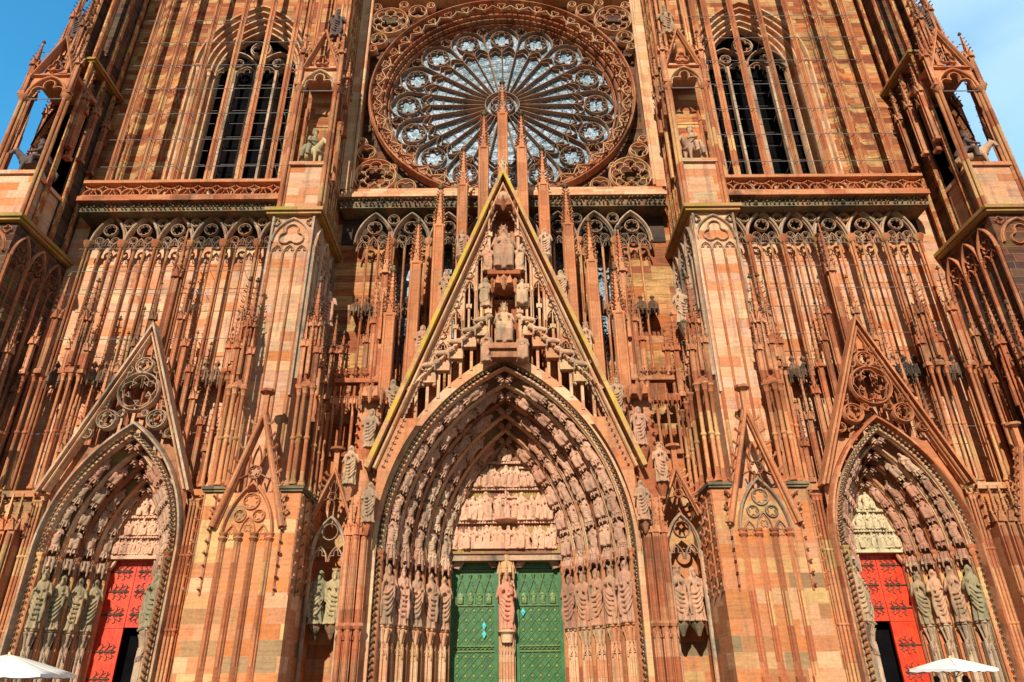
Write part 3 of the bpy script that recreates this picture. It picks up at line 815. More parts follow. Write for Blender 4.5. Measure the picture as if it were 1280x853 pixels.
for k in range(NP):
    a0 = 2 * PI * k / NP; hw = PI / NP
    am = a0 + hw
    tr.sweep([pol(1.05, am), pol(5.5, am)], 30.5, .105, .26, kind='step')            # main spokes
    # petal head: two curves meeting at the rim
    for q_ in (-1, 1):
        tr.sweep([pol(5.4, a0 + q_ * hw), pol(5.85, a0 + q_ * hw * .95), pol(6.25, a0 + q_ * hw * .72), pol(6.5, a0 + q_ * hw * .45), pol(6.74, a0 + q_ * hw * .02)], 30.5, .1, .26, kind='step')
        tr.sweep([pol(5.75, a0 + q_ * hw), pol(6.15, a0 + q_ * hw * 1.0), pol(6.75, a0 + q_ * hw * 1.0)], 30.52, .07, .22)
        # twin lancets inside the petal
        p0 = [pol(4.45, a0 + q_ * hw * .96), pol(4.72, a0 + q_ * hw * .8), pol(4.92, a0 + q_ * hw * .5), pol(4.72, a0 + q_ * hw * .18), pol(4.45, a0 + q_ * hw * .03)]
        tr.sweep(p0, 30.52, .06, .25)
        tr.sweep([pol(4.3, a0 + q_ * hw * .9), pol(4.46, a0 + q_ * hw * .66), pol(4.58, a0 + q_ * hw * .5), pol(4.46, a0 + q_ * hw * .34), pol(4.3, a0 + q_ * hw * .1)], 30.58, .05, .2)
    tr.sweep([pol(1.08, a0), pol(4.8, a0)], 30.52, .06, .25)
    c = pol(5.62, a0)
    tr.sweep(circ(c[0], c[1], .70, 20), 30.54, .065, .2, True)
    tr.sweep(foil(c[0], c[1], .66, 6, PI / 2 - a0, 5), 30.56, .045, .16, True)
    c = pol(6.3, am)
    tr.sweep(circ(c[0], c[1], .34, 14), 30.52, .07, .28, True); tr.sweep(foil(c[0], c[1], .31, 3, PI / 2 - am, 5), 30.56, .04, .18, True)
part(tr, 'rose_tracery', 'rosestone', rose)
ir = MB()
for k in range(NP * 2):
    a = PI / NP * (k + .5)
    for rr_ in (1.8, 2.4, 3.0, 3.6, 4.2):
        da = PI / NP * .5
        ir.tube([(pol(rr_, a - da)[0], 30.72, pol(rr_, a - da)[1]), (pol(rr_, a + da)[0], 30.72, pol(rr_, a + da)[1])], .022, 4)
part(ir, 'glazing_bars', 'iron', rose)
lace = MB()
for k in range(40):
    a = 2 * PI * k / 40; c = pol(7.33, a)
    p = [pol(7.62, a - PI / 40), pol(7.35, a - PI / 40), pol(7.12, a - PI / 80), pol(6.98, a), pol(7.12, a + PI / 80), pol(7.35, a + PI / 40), pol(7.62, a + PI / 40)]
    lace.sweep(p, 29.42, .07, .14)
    lace.sweep(foil(c[0], c[1], .27, 3, -PI / 2 - a, 6), 29.45, .05, .1, True)
    i = pol(6.95, a); lace.tube([(i[0], 29.48, i[1]), (pol(6.83, a)[0], 29.4, pol(6.83, a)[1])], [.07, .09], 5)
part(lace, 'lace_ring', 'pale', rose)
for q_ in (-1, 1):
    for vz in (-1, 1):
        for (dx, dz, r_, nf) in ((6.95, 5.95, 1.13, 8), (7.55, 4.3, .5, 3), (5.25, 6.75, .55, 3), (7.82, 7.2, .26, 3), (6.15, 7.4, .26, 3), (7.85, 3.5, .24, 3), (4.45, 7.3, .24, 3), (6.0, 5.35, .16, 3)):
            sr = MB(); cx_, cz_ = q_ * dx, HZ + vz * (dz + (0 if vz > 0 else .35))
            sr.sweep(circ(cx_, cz_, r_, 28), 29.35, .13, .35, True, 'step')
            sr.sweep(foil(cx_, cz_, r_ * .92, nf, PI / 2 * vz), 29.42, .06, .15, True)
            if nf == 8:
                sr.sweep(foil(cx_, cz_, r_ * .6, 4, PI / 4), 29.44, .05, .12, True)
            part(sr, 'spandrel_ring', 'pale', rose)
fr = MB()
for q_ in (-1, 1):
    x0, x1 = sorted((q_ * 8.12, q_ * 8.72))
    fr.box(x0, x1, 29.22, 30.3, 25.33, 52); 
    fr.tube([(q_ * 8.1, 29.2, 25.4), (q_ * 8.1, 29.2, 52)], .09, 8)
fr.box(-8.12, 8.12, 29.2, 30.3, HZ + 8.15, HZ + 9)
part(fr, 'rose_frame', 'pale', smooth=False)

# ------------------------------------------------------------------ buttresses
def side_arcade(mb, x, y0, y1, zs, zb, n, sgn):
    """blind lancets on a buttress flank; sgn is the side the flank faces"""
    q = MB(); u = (y1 - y0) / n
    for k in range(n):
        uc = u * (k + .5)
        q.sweep(pointed(uc, zs, u * .46, u * 1.1, 7), -.14, .12, .16)
        q.sweep(foil(uc, zs + u * .3, u * .3, 4, PI / 4, 5), -.08, .05, .1, True)
        for s_ in (-1, 1): light_head(q, uc + s_ * u * .22, zs - .5, u * .21, .5, -.1, .06, .1)
        q.tube([(uc, -.03, zb), (uc, -.03, zs - .5)], .05, 6)
    for k in range(n + 1): q.tube([(u * k, -.05, zb), (u * k, -.05, zs)], .09, 6)
    q.map(lambda a, d, z: (x - d * sgn * -1 if False else x + sgn * -d, y0 + a, z))
    if sgn < 0: q.f = [f[::-1] for f in q.f]
    mb.add(q.v, q.f)

PINN = 0
def pinnacle(sx, x, y, z0, zt, w, mat='carved', sp=None, shafts=True, tiers=1):
    """free-standing pinnacle: slender shaft from z0, crocketed spire to zt, finial child"""
    sh = sp or min(2.6, (zt - z0) * .45)
    zs = zt - sh
    m_ = MB(sx)
    if shafts:
        m_.lathe(x, y, [(w * .8, z0), (w * .8, z0 + w * .6), (w * .42, z0 + w), (w * .42, zs)], 4, PI / 4)
        for a in (PI * .25, PI * .75, -PI * .25, -PI * .75): m_.tube([(x + w * .42 * math.cos(a), y + w * .42 * math.sin(a), z0 + w), (x + w * .42 * math.cos(a), y + w * .42 * math.sin(a), zs)], w * .14, 5)
        if tiers > 1:
            zm = z0 + (zs - z0) * .55
            for dx, dy in ((-1, 0), (1, 0), (0, -1)):
                spire(m_, x + dx * w * .8, y + dy * w * .8, zm, zm + w * 4.5, w * .42, .2, False, w * .2)
                m_.lathe(x + dx * w * .8, y + dy * w * .8, [(w * .3, zm - w * 3), (w * .3, zm)], 4, PI / 4)
    cm = MB(sx); cm.tube([(x, y, zs), (x, y, zt - w * .5)], .01, 4)
    spire(m_, x, y, zs, zt - w * .5, w, cm=cm, cs=w * .42)
    o = part(m_, 'pinnacle', mat); part(cm, 'crockets', 'crocket', o)
    f_ = MB(sx); finial(f_, x, y, zt - w * .6, w * .6); part(f_, 'finial', 'crust', o)
    return o

def gablet(sx, xc, y, zb, za, half, zarch, hw, harch, mat='gablet', lights=3):
    """steep crocketed gable over a blind tracery head"""
    m_ = MB(sx)
    m_.sweep([(xc + half, zb), (xc, za), (xc - half, zb)], y, .26 * min(1.3, half), .38, kind='step')
    m_.box(xc - .1, xc + .1, y + .05, y + .25, za - .1, za + .75)
    go = part(m_, 'gable', mat)
    c = MB(sx); c.tube([(xc + half + .1, y + .1, zb), (xc + .06, y + .1, za), (xc, y + .15, za + .8), (xc - .06, y + .1, za), (xc - half - .1, y + .1, zb)], .035, 5)
    for q_ in (-1, 1):
        for k in range(1, 9):
            t = k / 9.
            crocket(c, (xc + q_ * half * (1 - t) + q_ * .1, y + .1, zb + (za - zb) * t), (q_, -.15, .3), .2)
    c.lathe(xc, y + .15, [(.1, za + .7), (.3, za + .85), (.3, za + .95), (.08, za + 1.0)], 8)
    part(c, 'crockets', 'carved', go)
    t_ = MB(sx)
    zc = zarch + harch
    # open tracery between arch head and gable apex
    hh = half * .36; zz = zb + (za - zb) * .46
    t_.sweep(circ(xc, zz, hh * .55, 16), y + .06, .06, .16, True); t_.sweep(foil(xc, zz, hh * .5, 6, PI / 2, 4), y + .09, .04, .1, True)
    for a in (60, 120, 200, 340, 250, 290):
        a = R_(a); t_.sweep([(xc + hh * .55 * math.cos(a), zz + hh * .55 * math.sin(a)), (xc + hh * 1.25 * math.cos(a), zz + hh * 1.6 * math.sin(a))], y + .08, .06, .14)
    t_.sweep(pointed(xc, zz + hh * .7, hh * .35, hh * 1.5, 5), y + .08, .05, .14)
    part(t_, 'gable_tracery', 'carved', go)
    return go

for sx in (-1, 1):
    # centre buttress: wide base, panelled middle stage, set-back tower stage with the rider's niche
    b = MB(sx)
    b.box(7.5, 11.0, 25.0, 30.0, 0, 7.95)
    bt = part(b, 'buttress', 'lower', smooth=False)
    b = MB(sx); b.box(8.72, 10.72, 26.1, 30.0, 7.96, 21.2)
    part(b, 'middle_stage', 'ashlar', bt, smooth=False)
    b = MB(sx); b.box(8.95, 10.6, 27.7, 30.02, 21.6, 54)
    b.box(8.8, 8.95, 28.3, 30.0, 21.6, 54)
    part(b, 'tower_stage', 'tower', bt, smooth=False)
    # cap slab with lichen
    c = MB(sx); c.box(8.45, 10.98, 25.85, 30.0, 21.2, 21.34); c.box(8.36, 11.06, 25.75, 30.0, 21.34, 21.52); part(c, 'weathering_slab', 'slab', bt, smooth=False)
    # blind tracery of the middle stage front
    t_ = MB(sx)
    t_.sweep(pointed(9.72, 19.75, .88, 1.3, 10), 25.98, .16, .2, kind='step')
    t_.sweep(foil(9.72, 20.1, .62, 3, PI / 2, 9), 25.99, .07, .14, True)
    for q_ in (-1, 0, 1):
        light_head(t_, 9.72 + q_ * .55, 19.1, .27, .45, 26.0, .06, .12)
    for q_ in (-1, 1):
        t_.sweep(foil(9.72 + q_ * .78, 20.85, .2, 4), 26.0, .05, .1, True)
        t_.box(9.72 + q_ * .93 - .05, 9.72 + q_ * .93 + .05, 25.98, 26.12, 12.2, 21.2)
    part(t_, 'blind_tracery', 'tracery', bt)
    for x in (-.28, .28, -.85, .85):
        m_ = MB(sx); m_.tube([(9.72 + x, 26.08, 8.2), (9.72 + x, 26.08, 19.15)], .06 if abs(x) < .5 else .085, 6); part(m_, 'panel_shaft', 'shaft', bt)
    t_ = MB(sx); side_arcade(t_, 8.72, 26.2, 29.9, 19.6, 13.0, 3, -1); part(t_, 'flank_tracery', 'tracery', bt)
    # ledges of the base stage, crocketed edges, blind window and gable
    for a, c_ in ((7.42, 8.3), (10.15, 11.08)):
        l_ = MB(sx); l_.box(a, c_, 24.9, 26.3, 7.97, 8.06); l_.box(a - .04, c_ + .04, 24.84, 26.3, 8.06, 8.17)
        if a < 8: l_.box(7.42, 8.6, 26.3, 29.0, 7.97, 8.15)
        part(l_, 'ledge', 'crust', bt, smooth=False)
    e = MB(sx)
    for x, y_, dv in ((8.02, 25.0, (-.3, -1, 0)), (10.55, 25.0, (.3, -1, 0)), (7.5, 25.02, (-1, -.7, 0)), (11.0, 25.02, (1, -.7, 0)), (7.5, 25.7, (-1, -.2, 0)), (7.5, 26.5, (-1, -.2, 0))):
        e = MB(sx); e.tube([(x, y_, 4.4), (x, y_, 7.9)], .045, 6); crocket_row(e, (x, y_, 4.55), (x, y_, 7.75), dv, .18, .36)
        part(e, 'edge_crockets', 'carved', bt)
    t_ = MB(sx); XC = 9.25
    t_.sweep(pointed(XC, 6.35, .9, 1.95, 12), 24.86, .17, .3, kind='step')
    for (dx, dz, r_) in ((0, 1.18, .29), (-.34, .66, .21), (.34, .66, .21)):
        t_.sweep(circ(XC + dx, 6.45 + dz, r_, 18), 24.92, .07, .2, True); t_.sweep(foil(XC + dx, 6.45 + dz, r_ * .9, 6 if dx == 0 else 4, PI / 4, 4), 24.96, .035, .1, True)
    for q_ in (-1, 0, 1):
        light_head(t_, XC + q_ * .55, 6.15 if q_ else 6.45, .27, .62, 24.93, .07, .18)
        t_.sweep(foil(XC + q_ * .55, (6.15 if q_ else 6.45) + .22, .15, 4, PI / 4, 4), 24.97, .03, .1, True)
    part(t_, 'blind_window_tracery', 'tracery' if sx > 0 else 'gablet', bt)
    for x in (-.83, -.275, .275, .83):
        m_ = MB(sx)
        for d, r_ in ((-.07, .05), (.07, .05), (0, .07)): m_.tube([(XC + x + d, 24.97 - (.05 if d == 0 else 0), 1.75), (XC + x + d, 24.97 - (.05 if d == 0 else 0), 6.3)], r_, 6)
        m_.lathe(XC + x, 24.95, [(.1, 6.2), (.17, 6.3), (.1, 6.38), (.16, 6.46), (.16, 6.5)], 8)
        m_.box(XC + x - .14, XC + x + .14, 24.8, 25.0, 1.4, 1.75)
        part(m_, 'window_shaft', 'shaft', bt)
    p = MB(sx); p.box(7.35, 11.15, 24.75, 25.2, 0, 1.35); part(p, 'plinth', 'lower', bt, smooth=False)
    gablet(sx, XC, 24.75, 6.7, 11.0, 1.24, 6.35, .9, 1.95)
    # clustered colonnettes standing on the ledges with pinnacles above them
    for x, y in ((7.6, 25.2), (7.86, 25.05), (8.14, 25.25), (8.1, 25.75), (7.58, 26.2), (7.65, 27.2), (7.7, 28.2), (10.35, 25.25), (10.62, 25.05), (10.9, 25.2), (10.9, 25.8)):
        m_ = MB(sx); colonnette(m_, x, y, 8.24, 12.2, .08, (10.1,)); part(m_, 'ledge_colonnette', 'shaft')
    for x, y, zt, w_, z0 in ((7.9, 25.4, 17.3, .34, 12.2), (7.62, 25.25, 15.0, .2, 12.2), (8.2, 25.3, 15.6, .2, 12.2), (8.05, 26.3, 16.6, .26, 12.2), (8.1, 27.4, 16.2, .26, 11.5), (8.2, 28.5, 15.6, .26, 11.5),
                             (10.62, 25.4, 17.3, .34, 12.2), (10.35, 25.3, 15.0, .2, 12.2), (10.9, 25.3, 15.5, .2, 12.2)):
        pinnacle(sx, x, y, z0, zt, w_, tiers=2 if w_ > .3 else 1)
    # rider's niche of the tower stage
    nb = MB(sx); nb.box(8.78, 10.4, 26.2, 27.7, 21.52, 24.2)
    nb.box(8.7, 10.48, 26.08, 27.7, 24.3, 24.5)
    nb.box(8.8, 10.38, 26.22, 27.7, 24.2, 24.3)
    ni = part(nb, 'rider_niche', 'ashlar', smooth=False)
    c = MB(sx)
    for x in (8.62, 10.52):
        for d, dy in ((0, -.1), (-.1, .05), (.1, .05)): c.tube([(x + d, 26.15 + dy, 21.55), (x + d, 26.15 + dy, 29.35)], .085, 8)
        c.lathe(x, 26.12, [(.12, 29.1), (.24, 29.3), (.24, 29.45)], 8)
        c.tube([(x, 27.6, 24.5), (x, 27.6, 29.4)], .1, 6)
    part(c, 'niche_column', 'shaft', ni)
    c = MB(sx)
    c.sweep([(10.52, 29.3)] + pointed(9.57, 29.4, .86, 1.25, 10) + [(8.62, 29.3)], 26.0, .2, .3, kind='step')
    c.sweep(cusped(9.57, 29.4, .76, 1.15), 26.08, .1, .18)
    fill_above(c, pointed(9.57, 29.4, .95, 1.3, 10), 30.78, 26.15)
    c.box(8.6, 10.55, 26.2, 27.75, 30.8, 31.1)
    part(c, 'niche_arch', 'pale', ni)
    c = MB(sx); c.sweep([(10.55, 30.6), (9.57, 33.6), (8.6, 30.6)], 25.95, .2, .35, kind='step')
    c.sweep(foil(9.57, 31.35, .38, 3, PI / 2, 7), 26.02, .06, .15, True); c.sweep([(10.4, 30.75), (8.75, 30.75)], 26.0, .12, .3)
    for q_ in (-1, 1):
        for k in range(1, 8): crocket(c, (9.57 + q_ * .97 * (1 - k / 8.), 26.05, 30.6 + 3.0 * k / 8.), (q_, -.2, .3), .19)
    part(c, 'niche_gable', 'gablet', ni)
    rod = MB(sx); rod.tube([(8.6, 26.1, 29.2), (10.55, 26.1, 29.2)], .03, 5); part(rod, 'tie_rod', 'bar', ni)
    for x, y, zt in ((8.55, 26.05, 33.3), (10.6, 26.05, 33.3), (8.5, 27.5, 33.0)):
        pinnacle(sx, x, y, 29.45, zt, .3, sp=1.5)
    # upper tabernacle with its shafts
    c = MB(sx)
    for x, y in ((8.8, 26.6), (9.0, 26.45), (10.25, 26.6), (10.45, 26.75), (8.75, 27.5), (9.6, 26.9)):
        c.tube([(x, y, 31.1), (x, y, 50)], .08, 6)
    part(c, 'tabernacle_shaft', 'shaft', ni)
    # long flank shafts on the inner side of the tower stage
    for y in (27.9, 28.6, 29.3):
        m_ = MB(sx); m_.tube([(8.8, y, 21.55), (8.8, y, 52)], .09, 6); m_.tube([(8.72, y + .2, 21.55), (8.72, y + .2, 52)], .06, 6); part(m_, 'flank_shaft', 'tower')
    for y, zt in ((26.9, 31.5), (28.2, 32.5)):
        pinnacle(sx, 8.55, y, 28.0, zt, .26, sp=1.8)

    # outer buttress
    b = MB(sx); b.box(21.9, 25.4, 25.0, 33.0, 0, 7.95); ob = part(b, 'buttress', 'lower', smooth=False)
    b = MB(sx); b.box(22.55, 25.0, 26.1, 33.0, 7.96, 21.0); part(b, 'middle_stage', 'shaded', ob, smooth=False)
    b = MB(sx); b.box(22.75, 24.2, 28.2, 33.0, 21.4, 54); part(b, 'tower_stage', 'shaded', ob, smooth=False)
    c = MB(sx); c.box(22.35, 25.25, 25.85, 33.1, 21.0, 21.14); c.box(22.25, 25.35, 25.75, 33.1, 21.14, 21.32); part(c, 'weathering_slab', 'slab', ob, smooth=False)
    t_ = MB(sx); side_arcade(t_, 22.55, 26.2, 29.9, 19.3, 8.2, 3, -1); part(t_, 'flank_tracery', 'carved', ob)
    t_ = MB(sx); XC = 23.7
    t_.sweep(pointed(XC, 19.4, .95, 1.3, 10), 25.96, .16, .2, kind='step'); t_.sweep(foil(XC, 19.75, .62, 3, PI / 2, 9), 25.97, .07, .14, True)
    for q_ in (-1, 1): t_.sweep(foil(XC + q_ * .8, 20.6, .2, 4), 26, .05, .1, True)
    part(t_, 'blind_tracery', 'carved', ob)
    for y, zt, w_ in ((26.5, 16.5, .3), (27.6, 17.6, .3), (28.8, 16.2, .26)):
        pinnacle(sx, 22.15, y, 10.5, zt, w_, tiers=2)
        m_ = MB(sx)
        for d in (-.16, .16): colonnette(m_, 22.15, y + d, 6.0, 10.5, .085)
        part(m_, 'ledge_colonnette', 'shaft')
    for y in (27.0, 28.3, 29.4):
        m_ = MB(sx); m_.tube([(22.6, y, 21.4), (22.6, y, 52)], .1, 6); m_.tube([(22.68, y + .25, 21.4), (22.68, y + .25, 52)], .07, 6); part(m_, 'flank_shaft', 'tower')
    nb = MB(sx); nb.box(22.75, 24.75, 26.2, 28.2, 21.32, 23.9); nb.box(22.65, 24.85, 26.08, 28.2, 23.9, 24.12)
    ni = part(nb, 'rider_niche', 'ashlar', smooth=False)
    bw_ = MB(sx); bw_.box(22.75, 24.3, 27.9, 28.2, 24.12, 29.5); bw_.sweep([(24.8, 27.2), (24.55, 28.6), (24.3, 29.5)], 27.7, .3, .4)
    for k in range(9): crocket(bw_, (24.4, 27.9, 25 + k * .45), (1, -.4, .2), .3); part(bw_, 'niche_back', 'gablet', ni, smooth=False)
    c = MB(sx)
    for x in (22.55, 24.75):
        for d, dy in ((0, -.1), (-.1, .05), (.1, .05)): c.tube([(x + d, 26.15 + dy, 21.35), (x + d, 26.15 + dy, 28.95)], .09, 8)
        c.lathe(x, 26.12, [(.12, 28.7), (.26, 28.9), (.26, 29.05)], 8)
    c.tube([(24.75, 28.1, 21.3), (24.75, 28.1, 29)], .12, 8)
    part(c, 'niche_column', 'shaft', ni)
    c = MB(sx)
    c.sweep([(24.75, 28.9)] + pointed(23.65, 29.0, 1.0, 1.35, 10) + [(22.55, 28.9)], 26.0, .2, .3, kind='step'); c.sweep(cusped(23.65, 29.0, .88, 1.25), 26.08, .1, .18)
    fill_above(c, pointed(23.65, 29.0, 1.05, 1.4, 10), 30.48, 26.15); c.box(22.5, 24.85, 26.2, 28.2, 30.5, 30.75)
    part(c, 'niche_arch', 'gablet', ni)
    c = MB(sx); c.sweep([(24.75, 30.3), (23.65, 33.3), (22.55, 30.3)], 25.95, .2, .35, kind='step'); c.sweep(foil(23.65, 31.1, .42, 3, PI / 2, 7), 26.02, .06, .15, True)
    c.sweep([(24.6, 30.45), (22.7, 30.45)], 26.0, .12, .3)
    for q_ in (-1, 1):
        for k in range(1, 8): crocket(c, (23.65 + q_ * 1.1 * (1 - k / 8.), 26.05, 30.3 + 3.0 * k / 8.), (q_, -.2, .3), .2)
    part(c, 'niche_gable', 'gablet', ni)
    rod = MB(sx); rod.tube([(22.5, 26.1, 28.8), (24.8, 26.1, 28.8)], .03, 5); part(rod, 'tie_rod', 'bar', ni)
    for x, y, z0, zt in ((24.85, 26.1, 29.05, 33.0), (24.95, 28.1, 24, 31.5), (22.45, 26.05, 29.05, 33.0), (25.1, 29.8, 24, 29.5), (22.5, 27.5, 26.0, 31)):
        pinnacle(sx, x, y, z0, zt, .3, sp=1.8)
    c = MB(sx)
    for x, y in ((23.0, 26.6), (23.2, 26.45), (24.1, 26.7), (22.8, 27.5), (23.6, 26.9)): c.tube([(x, y, 30.75), (x, y, 52)], .09, 6)
    for k in range(14): crocket(c, (24.15, 26.9, 31 + k * .8), (1, -.3, .2), .28); crocket(c, (23.0, 26.5, 31 + k * .8), (-.4, -1, .2), .25)
    part(c, 'tabernacle_shaft', 'shaft', ni)
    for x, y, z0, zt, w_ in ((25.35, 27.2, 24, 32.2, .34), (25.2, 28.6, 25, 33.6, .36), (24.9, 30.4, 24, 33.0, .4), (24.75, 27.1, 30.75, 34.6, .3), (23.2, 26.3, 30.7, 36.6, .3), (24.0, 26.4, 30.7, 37.4, .3), (24.35, 27.6, 30.7, 38.5, .36), (24.2, 29.0, 31, 40, .4)):
        pinnacle(sx, x, y, z0, zt, w_, sp=2.2, tiers=2)
    tg = MB(sx); tg.box(24.2, 24.75, 28.3, 32.5, 21.4, 31.5); tg.box(23.9, 24.4, 27.6, 28.3, 30.75, 40); part(tg, 'corner_mass', 'shaded', ob, smooth=False)
    dp = MB(sx); dp.box(22.4, 23.9, 26.9, 30.0, 32.4, 32.5); dp.box(22.3, 24.0, 26.8, 30.0, 32.5, 32.65); part(dp, 'upper_slab', 'slab', ob, smooth=False)
    for y in (27.2, 28.3, 29.3): pinnacle(sx, 22.42, y, 26.5, 31.9, .28, sp=2.0)

# ------------------------------------------------------------------ portals
def arc_right(xc, zs, half, h, n):
    Rr = (half * half + h * h) / (2 * half); th = math.atan2(h, Rr - half); c0 = xc + half - Rr
    return Rr, th, c0
_b = MB(); canopy(_b, 0, 0, -.16, .20, .2)
BRACKET = bpy.data.meshes.new('bracket'); BRACKET.from_pydata(_b.v, [], _b.f); BRACKET.materials.append(M['voussoir']); BRACKET.update()
def frame(T, f):
    z = T.normalized(); y = (-(f - z * f.dot(z))).normalized(); x = y.cross(z)
    return Matrix(((x.x, y.x, z.x), (x.y, y.y, z.y), (x.z, y.z, z.z))).to_4x4()

def portal(side, xc, lv, zs, h0, h1, nk, fig_h, step, st_h, st_z, apexname, fig_mat, place, st_specs):
    """stepped portal: lv[k] = (half width, y) of each roll; figures in the hollows between"""
    n = len(lv); sx = side if side else 1
    po = MB(sx)
    def half_h(k, f=0.0):
        a = lv[k]; b = lv[min(k + 1, n - 1)]
        half = a[0] + (b[0] - a[0]) * f; y = a[1] + (b[1] - a[1]) * f
        t = (k + f) / (n - 1)
        return half, y, h0 + (h1 - h0) * t
    # hollows
    for k in range(n - 1):
        prev = None
        for j in range(7):
            f = j / 6.
            half, y, hh = half_h(k, f)
            bul = math.sin(PI * f) * .16
            P_ = [(xc + half + bul, 0)] + pointed(xc, zs, half + bul, hh + bul * 1.2, 16) + [(xc - half - bul, 0)]
            cur = [(x, y + bul, z) for x, z in P_]
            if prev: po.ribbon(cur, prev)
            prev = cur
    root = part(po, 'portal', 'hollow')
    # rolls
    for k in range(n):
        half, y, hh = half_h(k)
        r_ = MB(sx)
        P_ = [(xc + half, 1.0)] + pointed(xc, zs, half, hh, 18) + [(xc - half, 1.0)]
        r_.sweep(P_, y - .12, .17, .28, kind='step')
        r_.sweep([(a + (0.13 if a > xc else -0.13 if a < xc else 0), b + .0) for a, b in P_], y - .02, .07, .2)
        ar = part(r_, 'archivolt', 'pale' if k != 2 else 'carved', root)
    figs = []
    cn = MB(sx); tmpl = MB(); canopy(tmpl, 0, 0, -.16, .20, .2)
    for k in range(n - 1):
        half, y, hh = half_h(k, .5)
        hf = half - .02
        Rr, th, c0 = arc_right(xc, zs, hf, hh, 0)
        L = Rr * th
        cnt = int((L - .45) / step)
        for q_ in (1, -1):
            for j in range(cnt):
                a = (0.32 + j * step) / Rr
                T = Vector((-math.sin(a), 0, math.cos(a))); Nn = Vector((math.cos(a), 0, math.sin(a)))
                p = Vector((c0 + Rr * math.cos(a), y - .02, zs + Rr * math.sin(a)))
                f = Vector((0, -.86, 0)) - Nn * .5
                if q_ < 0: T.x *= -1; f.x *= -1; p.x = 2 * xc - p.x
                mt = Matrix.Translation(p) @ frame(T, f)
                figs.append((k, q_, j, cnt, mt))
        # keystone bosses at the apex
        apx = Vector((xc, y - .02, zs + hh - .12))
        for q_ in (-1, 1):
            mt = Matrix.Translation(apx + Vector((q_ * .13, 0, -.02))) @ frame(Vector((q_ * -.8, 0, .6)), Vector((0, -1, -.5)))
            cn.addm(tmpl, mt)
        part(cn, 'apex_boss', 'voussoir', root); cn = MB(sx)
    ordn = ['outermost', 'second', 'third', 'fourth', 'innermost'] if n == 6 else ['outermost', 'second', 'third', 'innermost']
    nth = ['lowest', 'second', 'third', 'fourth', 'fifth', 'sixth', 'seventh', 'eighth', 'ninth', 'tenth', 'eleventh', 'twelfth']
    for i, (k, q_, j, cnt, mt) in enumerate(figs):
        me = SMALL[(i * 5 + k * 3 + j) % len(SMALL)]
        key = me.name + '|' + M[fig_mat].name
        m2 = bpy.data.meshes.get(key)
        if m2 is None:
            m2 = me.copy(); m2.name = key; m2.materials.clear(); m2.materials.append(M[fig_mat])
        o = bpy.data.objects.new('archivolt_figure', m2); COL.objects.link(o)
        m4 = mt.copy()
        if sx < 0:
            q2 = -q_
            p = mt.translation.copy(); T = mt.col[2].to_3d(); f = -mt.col[1].to_3d()
            p.x *= -1; T.x *= -1; f.x *= -1
            m4 = Matrix.Translation(p) @ frame(T, f)
        else: q2 = q_
        vv = rnd.uniform(.9, 1.08) * fig_h
        o.matrix_world = m4 @ Matrix.Diagonal((vv * 1.22, vv * 1.2, vv, 1))
        bo = bpy.data.objects.new('bracket', BRACKET); COL.objects.link(bo); bo.parent = o; bo.scale = (1.0 / 1.22 / vv, 1.0 / 1.2 / vv, 1 / vv)
        pos = 'top' if j == cnt - 1 else nth[j]
        tag(o, f"small carved figure, {pos} on the {'left' if q2 < 0 else 'right'} side of the {ordn[k]} arch ring, {place}", 'carved figure', f"carved figures in the arch rings of the {place}")
    # dark leaf band round the outside, then the smooth outer moulding
    half, y, hh = half_h(0)
    bd = MB(sx)
    Po = pointed(xc, zs, half + .36, hh + .5, 20)
    bd.sweep([(xc + half + .36, 1.0)] + Po + [(xc - half - .36, 1.0)], y - .26, .36 if n == 6 else .2, .5, kind='flat' if n == 6 else 'roll')
    part(bd, 'outer_moulding', 'pale' if n == 6 else ('tracery' if side < 0 else 'carved'), root)
    lf = MB(sx)
    Rr, th, c0 = arc_right(xc, zs, half + .12, hh + .17, 0)
    m_ = int(Rr * th / .2)
    for q_ in (1, -1):
        for j in range(m_):
            a = th * (j + .5) / m_
            x, z = c0 + Rr * math.cos(a), zs + Rr * math.sin(a)
            x = x if q_ > 0 else 2 * xc - x
            dv = Vector((-math.cos(a) * q_, -1.1, -math.sin(a)))
            crocket(lf, (x, y - .14, z), dv, .17)
        lv_ = MB(sx)
        for j in range(int((zs - 1.2) / .22)): crocket(lv_, (xc + q_ * (half + .12), y - .14, 1.2 + j * .22), (-q_, -1.1, 0), .15)
        part(lv_, 'jamb_leaf_trim', 'crust', root)
    part(lf, 'leaf_band', 'crust', root)
    # jambs: shafts, canopies, pedestals and the statues that stand on them
    for q_ in (1, -1):
        jb = MB(sx)
        for k in range(n):
            half, y, hh = half_h(k)
            jb.tube([(xc + q_ * half, y - .06, 0), (xc + q_ * half, y - .06, zs)], .09, 8)
            jb.lathe(xc + q_ * half, y - .06, [(.1, zs - .35), (.15, zs - .2), (.12, zs - .1), (.17, zs), (.17, zs + .06)], 8)
        jamb = part(jb, 'jamb', 'shaft', root)
        for k in range(n - 1):
            cp = MB(sx); pd = MB(sx)
            half, y, hh = half_h(k, .5)
            x = xc + q_ * (half - .0)
            canopy(cp, x, y - .02, st_z + st_h + .12, .27, .42)
            cp.lathe(x, y, [(.2, st_z + st_h + .5), (.24, zs - .05)], 6)
            pd.lathe(x, y - .03, [(.12, st_z - .62), (.16, st_z - .5), (.22, st_z - .12), (.29, st_z - .06), (.29, st_z)], 8)
            for m5 in range(5):
                a = PI + m5 * PI / 4
                pd.tube([(x + .13 * math.cos(a), y - .03 + .13 * math.sin(a), st_z - .75), (x + .2 * math.cos(a), y - .03 + .2 * math.sin(a), st_z - .3), (x + .26 * math.cos(a), y - .05 + .26 * math.sin(a), st_z - .12)], [.02, .045, .06], 5)
